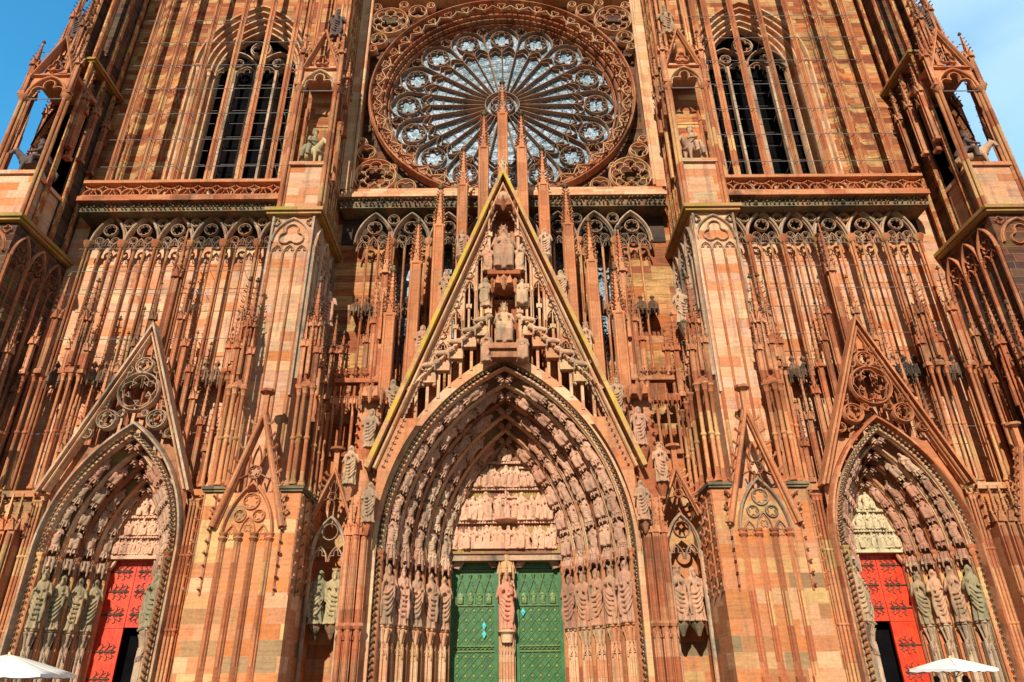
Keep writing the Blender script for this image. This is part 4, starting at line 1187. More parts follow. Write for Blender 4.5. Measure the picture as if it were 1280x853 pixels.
            for d in (-.15, 0, .15):
                pd.tube([(x + d, y - .08 - (.06 if d == 0 else 0), 0.8), (x + d, y - .08 - (.06 if d == 0 else 0), st_z - .6)], .055, 6)
            pd.box(x - .21, x + .21, y - .1, y + .1, 0, st_z - .7)
            light_head(pd, x, st_z - 1.1, .17, .35, y - .2, .05, .1)
            part(cp, 'jamb_canopy', 'voussoir', root); part(pd, 'jamb_pedestal', 'pale' if n == 6 else 'tracery', root)
        for k in range(n - 1):
            half, y, hh = half_h(k, .5)
            me, mat, lab = st_specs[(q_ * sx, k)]
            statue('jamb_statue', me, (sx * (xc + q_ * (half - .03)), y - .08, st_z), st_h * rnd.uniform(.95, 1.02), M[mat], lab, 'statue', f'statues on the jambs of the {place}', rz=-q_ * sx * .45, wx=.86)
    return root

def jamb_specs(n, mats, place, seed):
    r = random.Random(seed); S = {}
    ordn = ['outermost', 'second from outside', 'third from outside', 'fourth from outside', 'fifth, beside the door,']
    last = {5: 4, 4: 3}[n]
    for q_ in (-1, 1):
        for k in range(n):
            i = (k * 2 + (q_ > 0) * 3 + seed) % len(BIG)
            me = BIG[i]
            kind = ['bearded prophet', 'veiled woman', 'bearded crowned king', 'bareheaded youth', 'bearded apostle', 'crowned maiden', 'hooded woman'][i]
            pos = 'beside the door' if k == last else ordn[k]
            S[(q_, k)] = (me, mats[(k + (q_ > 0)) % len(mats)], f"robed stone {kind}, {pos} in the {'left' if q_ < 0 else 'right'} jamb row, {place}")
    return S

CZ = 6.05
central = portal(0, 0, [(4.68, 26.6), (4.24, 27.35), (3.79, 28.1), (3.33, 28.85), (2.87, 29.6), (2.4, 30.35)], CZ, 7.55, 5.4, 5, 1.08, 1.12, 2.15, 3.55, 'apex', 'voussoir', 'central portal',
                 jamb_specs(5, ['figure', 'voussoir', 'figure', 'figure'], 'central portal', 0))
for sx, pl, mats in ((-1, 'left portal', ['greenfig', 'greenfig', 'greenfig']), (1, 'right portal', ['figure', 'greenfig', 'figure'])):
    portal(sx, 15.75, [(2.48, 27.85), (2.12, 28.5), (1.76, 29.1), (1.42, 29.7), (1.1, 30.25)], 6.3, 4.85, 3.05, 4, .95, .98, 2.1, 3.6, 'apex', 'voussoir', pl, jamb_specs(4, mats, pl, 2 + (sx > 0)))

# ---- tympana
def tympanum(sx, xc, half, z0, zs, h, y, regs, mat, fh):
    t_ = MB(sx)
    P_ = pointed(xc, zs, half, h, 16)
    t_.ribbon([(x, y, z) for x, z in P_], [(x, y, z0) for x, z in P_]); t_.f = [f[::-1] for f in t_.f]
    t_.box(xc - half, xc + half, y - .16, y + .02, z0 - .16, z0 + .02)
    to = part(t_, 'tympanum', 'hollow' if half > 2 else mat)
    e_ = MB(sx); e_.sweep([(xc + half, z0)] + pointed(xc, zs, half, h, 16) + [(xc - half, z0)], y - .14, .13, .2, kind='roll'); part(e_, 'tympanum_edge', 'pale', to)
    r = random.Random(5)
    Rr = (half * half + h * h) / (2 * half)
    def wid(z):
        if z <= zs: return half
        d = z - zs; return max(.05, half - Rr + math.sqrt(max(0, Rr * Rr - d * d)))
    for i, (za, zb) in enumerate(regs):
        m_ = MB(sx)
        if i:
            m_.box(xc - wid(za) + .05, xc + wid(za) - .05, y - .15, y + .01, za - .1, za)
            for k in range(int(wid(za) * 2 / .12)): m_.lathe(xc - wid(za) + .1 + k * .12, y - .16, [(.03, za - .12), (.045, za - .05), (.02, za - .01)], 5)
        wm = wid(zb - .35 * (zb - za)) - .06
        hh = (zb - za) * .96
        x = -wm
        while x < wm:
            s_ = hh * r.uniform(.78, 1.0) * (1 if i < len(regs) - 1 else max(.5, 1 - abs(x) / wm * .45))
            mt = Matrix.Translation((xc + x, y - .10 - r.random() * .07, za)) @ Matrix.Rotation(r.uniform(-.5, .5), 4, 'Z') @ Matrix.Rotation(r.uniform(-.12, .12), 4, 'Y') @ Matrix.Diagonal((s_ * 1.1, s_ * .95, s_, 1))
            merge_mesh(m_, r.choice(TINY), mt)
            if r.random() < .35:
                mt = Matrix.Translation((xc + x + .1, y - .02, za + hh * .25)) @ Matrix.Diagonal((s_ * .8, s_ * .6, s_ * .8, 1)); merge_mesh(m_, r.choice(TINY), mt)
            x += hh * r.uniform(.22, .31)
        if i == 0 and half > 2:
            m_.box(xc - 1.5, xc + .5, y - .3, y, za + .02, za + .3)
        if i == 1 and half > 2:
            m_.tube([(xc, y - .2, za), (xc, y - .2, za + 1.3)], .05, 6); m_.tube([(xc - .5, y - .2, za + 1.0), (xc + .5, y - .2, za + 1.0)], .05, 6)
            m_.tube([(xc - 1.3, y - .16, za + 1.0), (xc - .4, y - .22, za + .1)], .04, 6); m_.box(xc + 1.2, xc + 2.1, y - .24, y, za + .4, za + .5)
            m_.lathe(xc, y - .15, [(.1, za - .1), (.5, za), (.52, za + .06), (.1, za + .08)], 12)
        if i == 2 and half > 2: m_.box(xc + .6, xc + 1.6, y - .22, y, za + .85, za + .92); m_.box(xc + .7, xc + 1.5, y - .2, y, za + .05, za + .4)
        part(m_, 'relief_band', mat, to)
    return to
tympanum(1, 0, 2.38, 6.72, CZ + .3, 5.15, 30.38, [(6.74, 7.85), (7.95, 9.3), (9.4, 10.5), (10.6, 11.5)], 'relief', 1)
for sx in (-1, 1): tympanum(sx, 15.75, 1.08, 6.62, 6.5, 2.95, 30.25, [(6.64, 7.35), (7.43, 8.2), (8.28, 9.25)], 'creamrelief' if sx > 0 else 'relief', .6)

# ---- central green doors, trumeau and lintel
for sx in (-1, 1):
    d = MB(sx); d.box(.30, 2.36, 31.0, 31.15, 0, 6.3)
    for a, b in ((.36, .52), (2.2, 2.36)): d.box(a, b, 30.92, 31.0, 0, 6.3)
    d.box(.36, 2.36, 30.94, 31.0, 6.05, 6.3)
    do = part(d, 'bronze_door', 'green', smooth=False)
    r_ = MB(sx)
    for z in (4.55, 2.98, 2.78, 1.3, 1.05, 5.95): r_.box(.52, 2.2, 30.93, 31.0, z, z + .05)
    for k in range(4):
        x = .55 + .4 * (k + .5)
        r_.sweep([(x + .19, 5.12), (x, 5.62), (x - .19, 5.12)], 30.92, .05, .08)
        for t in (.25, .5, .75):
            for q_ in (-1, 1): crocket(r_, (x + q_ * .19 * (1 - t), 30.95, 5.12 + .5 * t), (q_, -.6, .3), .05)
        r_.lathe(x, 30.96, [(.02, 5.62), (.07, 5.75), (.09, 5.8), (.02, 5.86)], 6)
        r_.box(x + .19, x + .21, 30.93, 31.0, 4.6, 5.15)
        merge_mesh(r_, SMALL[(k * 2 + 1) % 9], Matrix.Translation((x, 30.96, 4.62)) @ Matrix.Diagonal((.62, .4, .55, 1)))
    for (za, zb, nr) in ((3.03, 4.55, 4), (1.35, 2.78, 4)):
        ph = (zb - za) / nr; pw = 1.68 / 5
        for j in range(nr):
            for i in range(5):
                x, z = .52 + pw * (i + .5), za + ph * (j + .5)
                r_.sweep([(x - pw / 2, z), (x, z + ph / 2), (x + pw / 2, z), (x, z - ph / 2)], 30.96, .03, .06, True)
                r_.lathe(0, 0, [(.075, 0), (.05, .035), (.01, .04)], 7); q = r_.v[-21:]; r_.v[-21:] = [(x + a, 31.0 - c, z + b) for a, b, c in q]
    for za in (2.83, 1.1):
        for k in range(9): r_.tube([(.56 + k * .18, 30.97, za + .02), (.62 + k * .18, 30.94, za + .11), (.70 + k * .18, 30.97, za + .05)], [.02, .035, .02], 5)
    part(r_, 'door_relief', 'greenrelief', do)
    for (x, z) in (((.95, 3.78), (.95, 3.45)) if sx < 0 else ((.68, 4.3),)):
        p = MB(sx); p.slab([(x, z - .17), (x + .09, z), (x, z + .17), (x - .09, z)], 30.88, 30.96); p.lathe(0, 0, [(.045, 0), (.03, .05)], 8)
        p.v[-16:] = [(x + a, 30.90 - c, z + b) for a, b, c in p.v[-16:]]
        part(p, 'turquoise_plate', 'turq', do, smooth=False)
    cb = MB(sx)
    for k in range(4): cb.tube([(2.3 - k * .07, 30.75, 6.1 - k * .02), (2.12 - k * .07, 30.7, 6.32), (1.98, 30.65, 6.5)], [.12, .12, .06], 6)
    part(cb, 'corbel', 'tracery', central); cb = MB(sx)
    for k in range(4): cb.tube([(.42 + k * .05, 30.75, 6.1), (.55 + k * .06, 30.7, 6.32), (.72, 30.65, 6.5)], [.1, .11, .06], 6)
    part(cb, 'corbel', 'tracery', central)
    # reveal between jamb and door
    rv = MB(sx); rv.box(2.37, 2.95, 30.6, 31.2, 0, 6.6); part(rv, 'reveal', 'pale', central, smooth=False)
l_ = MB(); l_.box(-2.75, 2.75, 30.3, 31.2, 6.3, 6.55); l_.box(-2.75, 2.75, 30.42, 31.2, 6.55, 6.9); part(l_, 'lintel', 'tracery', central, smooth=False)
t_ = MB(); t_.box(-.34, .34, 30.65, 30.985, 0, 6.3)
for d in (-.24, -.12, 0, .12, .24): t_.tube([(d, 30.55, 0), (d, 30.55, 3.45)], .06, 6)
canopy(t_, 0, 30.55, 5.75, .34, .5); t_.lathe(0, 30.6, [(.3, 6.25), (.34, 6.5), (.36, 6.72)], 8)
t_.lathe(0, 30.5, [(.25, 3.1), (.28, 3.4), (.4, 3.5), (.4, 3.6)], 10)
for k in range(5): light_head(t_, -.24 + .12 * k, 2.7, .06, .3, 30.47, .04, .08)
part(t_, 'trumeau', 'pale')
statue('trumeau_statue', MADONNA, (0, 30.42, 3.6), 2.15, M['redfig'], 'pink stone crowned mother holding a child, on the pillar between the green doors', 'statue', wx=.95)

# ---- side red doors with iron scrollwork
def strap(mb, x0, x1, y, z):
    mb.tube([(x0, y, z), (x1, y, z)], .03, 5)
    d = 1 if x1 > x0 else -1
    for f, L in ((.25, .26), (.5, .3), (.75, .24)):
        x = x0 + (x1 - x0) * f
        for q_ in (-1, 1):
            mb.tube([(x, y, z), (x + d * L * .5, y, z + q_ * L * .55), (x + d * L * .55, y, z + q_ * L * 1.0), (x + d * L * .25, y, z + q_ * L * 1.15)], [.018, .018, .016, .012], 5)
            mb.tube([(x + d * L * .5, y, z + q_ * L * .55), (x + d * L * .95, y, z + q_ * L * .75)], [.016, .01], 5)
            mb.tube([(x + d * L * .25, y, z + q_ * L * .28), (x + d * L * .75, y, z + q_ * L * .2)], [.015, .01], 5)
for sx in (-1, 1):
    XC = 15.75
    d = MB(sx)
    for k in range(6): d.box(XC + .01 + k * .178, XC + .01 + k * .178 + .171, 30.5 + rnd.uniform(0, .006), 30.6, 0, 6.45)
    d.box(XC + .01, XC + 1.08, 30.58, 30.62, 0, 6.45); d.box(XC + .01, XC + 1.06, 30.48, 30.52, 3.78, 3.83); outl = part(d, 'red_door', 'red', smooth=False)
    d = MB(sx)
    for k in range(6): d.box(XC - 1.08 + k * .178, XC - 1.08 + k * .178 + .171, 30.5 + rnd.uniform(0, .006), 30.6, 3.8, 6.45)
    d.box(XC - 1.08, XC - .01, 30.58, 30.62, 3.8, 6.45); inl = part(d, 'red_door', 'red', smooth=False)
    for z in (1.0, 1.9, 2.9, 4.3, 5.2, 6.0):
        i1 = MB(sx); strap(i1, XC + 1.05, XC + .12, 30.48, z); part(i1, 'hinge_scroll', 'iron', outl)
    for z in (4.3, 5.2, 6.0):
        i2 = MB(sx); strap(i2, XC - 1.05, XC - .12, 30.48, z); part(i2, 'hinge_scroll', 'iron', inl)
    v = MB(sx); v.box(XC - 1.3, XC + 1.3, 31.0, 31.05, 0, 4.2); v.box(XC - 1.2, XC - 1.08, 30.4, 31.0, 0, 4); part(v, 'dark_doorway', 'void', smooth=False)
    l_ = MB(sx); l_.box(XC - 1.3, XC + 1.3, 30.2, 30.7, 6.45, 6.6)
    for q_ in (-1, 1):
        l_.box(*sorted((XC + q_ * 1.09, XC + q_ * 1.4)), 30.28, 30.75, 0, 6.45)
        l_.tube([(XC + q_ * 1.05, 30.3, 6.05), (XC + q_ * .92, 30.28, 6.25), (XC + q_ * .8, 30.25, 6.44)], [.09, .1, .05], 6)
    part(l_, 'door_surround', 'pale', smooth=False)
    # masonry face of the portal, gable with wheel tracery and coping
    f_ = MB(sx); A0 = pointed(XC, 6.3, 2.98, 5.5, 20); n = len(A0) // 2
    for q_ in (1, -1):
        ar = [(XC + q_ * (x - XC), z) for x, z in A0[:n - 4]]
        lim = []
        for x, z in ar:
            gx = 2.85 * (15.9 - max(z, 8.7)) / (15.9 - 8.7)
            lim.append((XC + q_ * max(gx - .05, abs(x - XC) + .02), z))
        f_.ribbon([(x, 27.8, z) for x, z in ar], [(x, 27.8, z) for x, z in lim])
        f_.ribbon([(x, 28.3, z) for x, z in lim], [(x, 28.3, z) for x, z in ar])
        sd = MB(sx); sd.box(*sorted((XC + q_ * 2.95, XC + q_ * 3.4)), 27.85, 30, 0, 8.6); part(sd, 'portal_flank', 'lower', smooth=False)
        for dx in (3.03, 3.17, 3.31):
            sh_ = MB(sx); colonnette(sh_, XC + q_ * dx, 27.78, 1.2, 8.4, .06, (3.5, 6.2)); part(sh_, 'flank_colonnette', 'shaft')
        part(f_, 'portal_face', 'gablet' if sx > 0 else 'carved', smooth=False); f_ = MB(sx)
    f_.slab([(XC - .34, 14.8), (XC + .34, 14.8), (XC, 15.8)], 27.55, 27.8)
    part(f_, 'gable_tip', 'gablet' if sx > 0 else 'carved', smooth=False)
    c = MB(sx); c.sweep([(XC + 2.82, 8.7), (XC, 15.75), (XC - 2.82, 8.7)], 27.25, .17, .4, kind='step'); gb = part(c, 'portal_gable', 'gablet' if sx > 0 else 'pale', smooth=False)
    c = MB(sx); c.sweep([(XC + 3.05, 8.65), (XC, 16.2), (XC - 3.05, 8.65)], 27.18, .10, .55, kind='flat'); part(c, 'gable_coping', 'gablet' if sx > 0 else 'tracery', gb, smooth=False)
    t_ = MB(sx)
    for (dx, z, r_) in ((0, 12.98, .86), (0, 14.2, .36), (-1.05, 11.72, .40), (1.05, 11.72, .40)):
        t_.sweep(circ(XC + dx, z, r_, 28), 27.3, .11, .3, True, 'step')
        if r_ > .9:
            t_.sweep(foil(XC, z, .54, 4, PI / 4, 7), 27.38, .06, .16, True)
            for k in range(8):
                a = k * PI / 4 + PI / 8
                t_.sweep([(XC + .82 * math.cos(a - .32), z + .82 * math.sin(a - .32)), (XC + .58 * math.cos(a - .2), z + .58 * math.sin(a - .2)), (XC + .49 * math.cos(a), z + .49 * math.sin(a)),
                          (XC + .58 * math.cos(a + .2), z + .58 * math.sin(a + .2)), (XC + .82 * math.cos(a + .32), z + .82 * math.sin(a + .32))], 27.38, .055, .18)
        else:
            t_.sweep(foil(XC + dx, z, r_ * .9, 5, PI / 2, 6), 27.36, .05, .16, True)
    for (dx, z, r_) in ((-.62, 14.0, .17), (.62, 14.0, .17), (-.42, 15.0 - .35, .12), (.42, 14.65, .12), (-1.28, 12.42, .16), (1.28, 12.42, .16), (-1.72, 11.1, .2), (1.72, 11.1, .2), (-.5, 11.98, .14), (.5, 11.98, .14)):
        t_.sweep(circ(XC + dx, z, r_, 14), 27.34, .05, .2, True); t_.sweep(foil(XC + dx, z, r_ * .9, 3, PI / 2, 5), 27.37, .03, .12, True)
    for q_ in (-1, 1):
        for (z0_, z1_) in ((14.5, 15.0), (13.0, 13.9), (11.6, 12.6)):
            t_.sweep([(XC + q_ * (15.45 - z1_) * .39, z1_), (XC + q_ * (15.1 - z0_) * .36, z0_)], 27.34, .05, .15)
    part(t_, 'gable_tracery', 'tracery' if sx < 0 else 'gablet', gb)

# ------------------------------------------------------------------ pinnacle forest of the side bays
for sx in (-1, 1):
    Y = 28.3
    for x, zt, z0, w_ in ((15.78, 22.3, 12, .34), (15.1, 19.0, 11, .24), (16.45, 19.0, 11, .24), (14.65, 17.6, 10, .24), (16.95, 17.6, 10, .24), (14.2, 16.3, 10, .24), (17.4, 16.3, 9.5, .24), (13.75, 15.0, 9.5, .24),
                          (17.85, 15.0, 9.5, .24), (18.4, 13.8, 9, .24), (13.2, 13.8, 9, .24), (18.9, 12.6, 9, .24), (12.75, 12.6, 9, .24)):
        pinnacle(sx, x, Y, max(z0, over_portal(x) + .1), zt, w_, sp=min(2.0 if w_ < .3 else 3.0, (zt - max(z0, over_portal(x))) * .6))
    for x, zt, w_ in ((19.45, 19.1, .36), (12.15, 19.1, .36), (19.0, 16.3, .24), (19.85, 16.5, .24), (11.7, 16.0, .24), (12.55, 16.4, .24), (20.9, 19.4, .3), (21.6, 17, .24)):
        pinnacle(sx, x, Y - .1, 14.2, zt, w_, tiers=2 if w_ > .3 else 1)
    for x in (11.75, 12.0, 12.35, 12.6, 19.1, 19.4, 19.75, 20.8, 21.1, 21.6):
        m_ = MB(sx); colonnette(m_, x, Y - .05 + rnd.uniform(-.1, .1), 9.0, 14.2, .075, (11.5,)); part(m_, 'bay_colonnette', 'shaft')
    for a_, b_ in ((19.0, 22.0), (11.0, 12.75)):
        l_ = MB(sx); l_.box(a_, b_, 27.7, 29.2, 8.55, 8.8); l_.box(a_ + .05, b_ - .2, 27.95, 30, 0, 8.55); part(l_, 'bay_ledge', 'lower', smooth=False)
    # flanking pier with gablet between portal and outer buttress
    for x in (19.35, 19.75, 20.15):
        m_ = MB(sx); m_.box(x - .14, x + .14, 27.3, 27.95, 0, 7.2); m_.tube([(x, 27.25, 0), (x, 27.25, 7.0)], .1, 8)
        spire(m_, x, 27.4, 7.2, 8.6, .26); light_head(m_, x, 4.4, .13, .35, 27.2, .05, .1)
        part(m_, 'pier_shaft', 'shaft')
    gablet(sx, 21.1, 27.1, 7.0, 10.2, .95, 6.2, .7, 1.2)
    for x_, y_, z0_ in ((20.3, 27.4, 4.5), (19.1, 27.7, 7.0)):
        e = MB(sx); e.tube([(x_, y_, z0_ - .1), (x_, y_, 8.7)], .045, 6); crocket_row(e, (x_, y_, z0_), (x_, y_, 8.6), (-.6, -1, 0), .19, .34); part(e, 'edge_crockets', 'carved')
    t_ = MB(sx); t_.sweep(pointed(21.1, 6.2, .72, 1.25, 9), 27.2, .16, .25, kind='step'); t_.sweep(circ(21.1, 6.95, .33, 16), 27.26, .07, .18, True)
    for q_ in (-1, 1): light_head(t_, 21.1 + q_ * .34, 5.7, .3, .6, 27.28, .07, .16)
    part(t_, 'blind_window_tracery', 'carved')
    statue('wall_statue', BIG[1 if sx > 0 else 3], (sx * 21.1, 27.45, 3.6), 2.05, M['creamfig'], f"pale robed statue against the wall at the {'right' if sx > 0 else 'left'} edge beside the {'right' if sx > 0 else 'left'} portal", 'statue')
    cbk = MB(sx); cbk.lathe(21.1, 27.5, [(.1, 3.0), (.3, 3.45), (.34, 3.6)], 8); part(cbk, 'console', 'carved')

# ------------------------------------------------------------------ great gable over the central portal
GA, GB_, GH = 22.85, 9.1, 5.07
gs = GH / (GA - GB_)
def gx(z): return (GA - z) * gs
c = MB(); c.sweep([(GH, GB_), (0, GA), (-GH, GB_)], 25.85, .26, .6, kind='step'); gg = part(c, 'great_gable', 'pale', smooth=False)
c = MB(); c.sweep([(GH + .3, GB_), (0, GA + .75), (-GH - .3, GB_)], 25.75, .19, .85, kind='flat'); part(c, 'gable_coping', 'coping', gg, smooth=False)
for q_ in (-1, 1):
    lf = MB(); lf.tube([(q_ * (gx(9.2) - .26), 26.0, 9.2), (q_ * (gx(22.2) - .26), 26.0, 22.2)], .03, 5)
    for k in range(56):
        z = 9.2 + k * .235
        crocket(lf, (q_ * (gx(z) - .26), 25.95, z), (-q_, -1, -.3), .11)
    part(lf, 'leaf_band', 'voussoir', gg)
ap = pointed(0, CZ, 4.95, 8.05, 22)
f_ = MB()
n = len(ap) // 2
for q_ in (1, -1):
    ar = [(q_ * x, z) for x, z in ap[:n - 9]]
    f_.ribbon([(x, 26.02, z) for x, z in ar], [(q_ * max(gx(max(z, GB_)) - .1, abs(x) + .02), 26.02, z) for x, z in ar])
    part(f_, 'spandrel', 'gablet', gg, smooth=False); f_ = MB()
bw_ = MB(); bw_.slab([(-.42, 21.7), (.42, 21.7), (0, 22.7)], 26.05, 26.3)
for (z0, z1) in ((14.35, 17.0), (17.95, 21.4)):
    bw_.box(-.62, .62, 26.75, 26.95, z0, z1)
    for q_ in (-1, 1): bw_.box(*sorted((q_ * .52, q_ * .64)), 26.2, 26.75, z0, z1)
bw_.box(-.66, .66, 25.7, 26.95, 14.1, 14.35); bw_.box(-.58, .58, 25.85, 26.9, 13.75, 14.1); bw_.box(-.72, .72, 25.7, 26.95, 17.72, 17.95)
canopy(bw_, 0, 26.2, 17.15, .58, .6); canopy(bw_, 0, 26.2, 21.35, .6, .6)
part(bw_, 'throne_tabernacle', 'carved', gg)
hd = MB(); ball(hd, (0, 26.0, 22.05), .26, .24, .36); hd.tube([(0, 25.8, 22.1), (0, 25.72, 21.98)], [.05, .07], 6); hd.tube([(0, 25.85, 21.9), (0, 25.82, 21.6)], [.2, .1], 8); ball(hd, (0, 26.06, 22.15), .32, .26, .34)
for q_ in (-1, 1): hd.tube([(q_ * .27, 25.98, 22.2), (q_ * .3, 26, 21.7)], [.09, .07], 6)
hm = remesh(hd, 'carved_head', .03); hm.materials.append(M['figure'])
ho = bpy.data.objects.new('carved_head', hm); COL.objects.link(ho); tag(ho, 'carved bearded stone head in the tip of the great gable', 'carved head')
statue('throned_statue', THRONED, (0, 26.1, 17.95), 2.6, M['figure'], 'large seated crowned mother with child, in the upper niche of the great gable', 'statue')
statue('throned_statue', KING, (0, 26.1, 14.35), 2.1, M['figure'], 'seated bearded king on a throne under the canopy, lower niche of the great gable', 'statue')
for q_ in (-1, 1):
    for x, z0, zt, w_ in ((.66, 17.95, 21.9, .17), (.68, 14.35, 17.5, .16), (.98, 15.4, 19.0, .13), (1.52, 14.9, 17.5, .12), (2.08, 14.3, 16.1, .12)):
        pinnacle(q_, x, 26.0, z0, zt, w_, mat='pale', sp=(zt - z0) * .5)
op = MB()
for q_ in (-1, 1):
    for k, x in enumerate((.95, 1.5, 2.05, 2.6, 3.15)):
        ztop = GA - (x + .42) / gs
        zbot = 15.6 - (x - .7) * .98
        op.sweep(pointed(q_ * x, ztop - .55, .24, .55, 6), 26.12, .1, .25)
        op.sweep(cusped(q_ * x, ztop - .55, .2, .48), 26.18, .05, .12)
        pp = pointed(q_ * x, ztop - .55, .27, .58, 8)
        op.ribbon([(a_, 26.24, b_) for a_, b_ in pp], [(a_, 26.24, GA - abs(a_) / gs - .05) for a_, b_ in pp])
        op.sweep(circ(q_ * (x + .05), ztop + .32, .17, 12), 26.15, .07, .2, True)
        for d in (-.26, .26): op.tube([(q_ * (x + d), 26.2, max(zbot - .3, over_portal(x + d))), (q_ * (x + d), 26.2, ztop - .5)], .065, 6)
        op.box(*sorted((q_ * (x - .3), q_ * (x + .3))), 26.1, 26.45, zbot - .45, zbot)
    op.sweep([(q_ * .62, 15.85), (q_ * 4.0, 12.35)], 25.95, .3, .5, kind='step')
    for k in range(22):
        t = k / 21.; crocket(op, (q_ * (.66 + 3.2 * t), 25.98, 15.72 - 3.32 * t), (q_ * .3, -1, -.4), .13)
    for k in range(7):
        x = .95 + k * .45; op.box(*sorted((q_ * (x - .06), q_ * (x + .06))), 26.3, 26.5, over_portal(x) - .1, 15.5 - k * .42)
part(op, 'gable_openwork', 'pale', gg)

def beast_mb(seed):
    r = random.Random(seed); b = MB()
    b.tube([(-.4, 0, .3), (-.15, 0, .34), (.15, 0, .36), (.35, 0, .42)], [.12, .16, .17, .14], 10)
    b.tube([(.3, 0, .44), (.45, 0, .56)], [.15, .13], 8); ball(b, (.52, 0, .58), .13, .11, .12); b.tube([(.55, 0, .56), (.68, 0, .52)], [.08, .05], 7)
    ball(b, (.42, 0, .52), .17, .17, .19)
    for x, o in ((.3, .1), (-.32, .1)):
        for q_ in (-1, 1): b.tube([(x, q_ * o, .28), (x + (.05 if x > 0 else -.08), q_ * o, .14), (x + .02, q_ * o, .02), (x + .1, q_ * o, .01)], [.085, .055, .045, .04], 7)
    b.tube([(-.45, 0, .34), (-.56, .02, .42), (-.5, .04, .55)], [.04, .03, .04], 6)
    for q_ in (-1, 1): b.tube([(.48, q_ * .08, .66), (.47, q_ * .1, .73)], [.035, .015], 5)
    return b
LION = remesh(beast_mb(1), 'lion', .03, 1)
for q_ in (-1, 1):
    sd_ = 'left' if q_ < 0 else 'right'
    for k, x in enumerate((1.0, 1.5, 2.05, 2.6, 3.15)):
        z = 15.6 - (x - .7) * .98
        nth = ['topmost', 'second from the top', 'third from the top', 'fourth from the top', 'lowest'][k]
        statue('stone_lion', LION, (q_ * x, 25.98, z), .78, M['figure'], f"small stone lion, {nth} on the {sd_} stepped edge inside the great gable", 'stone lion', 'stone lions on the gable steps', rz=0 if q_ < 0 else PI)
    for (x, z, h, what) in ((.74, 18.0, 1.45, 'beside the seated mother'), (.78, 16.2, 1.5, 'leaning beside the throne canopy'), (.75, 13.6, 1.4, 'under the lower throne of the king')):
        statue('attendant_statue', SMALL[(int(x * 100) + (q_ > 0)) % 9], (q_ * x, 26.0, z), h, M['figure'], f"small standing stone attendant {what}, {sd_} side", 'statue', 'attendants in the great gable')
    for k, (x, z) in enumerate(((1.93, 19.3), (2.6, 17.0), (3.58, 14.2), (4.72, 11.6))):
        nth = ['topmost', 'second', 'third', 'lowest'][k]
        statue('gable_statue', BIG[(k * 2 + (q_ > 0)) % 7], (q_ * x, 26.85, z), 1.6, M['figure' if k % 2 else 'voussoir'], f"standing robed statue outside the {sd_} slope of the great gable, {nth} of four", 'statue', 'statues beside the great gable')
        cbk = MB(); cbk.lathe(q_ * x, 26.8, [(.06, z - .6), (.16, z - .3), (.27, z - .08), (.29, z)], 8); part(cbk, 'console', 'crust', gg)
# free-standing needles behind the gable
for k, (x, zt) in enumerate(((0, 31.0), (.98, 28.7), (2.0, 26.3), (3.1, 23.85), (4.1, 21.75), (5.15, 19.0))):
    for sx in ((1,) if k == 0 else (-1, 1)):
        w_ = .5
        s_ = MB(sx); zs_ = zt - 2.5; z0 = max(9.0, over_portal(x) + .2) if k else 18.0
        s_.lathe(x, 27.3, [(.3, z0), (.3, zs_ - .1), (.36, zs_), (.3, zs_ + .1)], 4, PI / 4)
        for a in (PI * .25, PI * .75, -PI * .25, -PI * .75): s_.tube([(x + .27 * math.cos(a), 27.3 + .27 * math.sin(a), z0), (x + .27 * math.cos(a), 27.3 + .27 * math.sin(a), zs_)], .07, 6)
        cm = MB(sx); cm.tube([(x, 27.3, zs_), (x, 27.3, zt - .3)], .01, 4); spire(s_, x, 27.3, zs_, zt - .2, .40, .2, True, .2, cm)
        o = part(s_, 'needle_spire', 'gablet'); part(cm, 'crockets', 'carved', o); f_ = MB(sx); finial(f_, x, 27.3, zt - .3, .3); part(f_, 'finial', 'crust', o)
statue('gable_statue', BIG[2], (0, 26.2, 23.55), 1.15, M['figure'], 'small standing stone figure on the very tip of the great gable below the rose', 'statue')
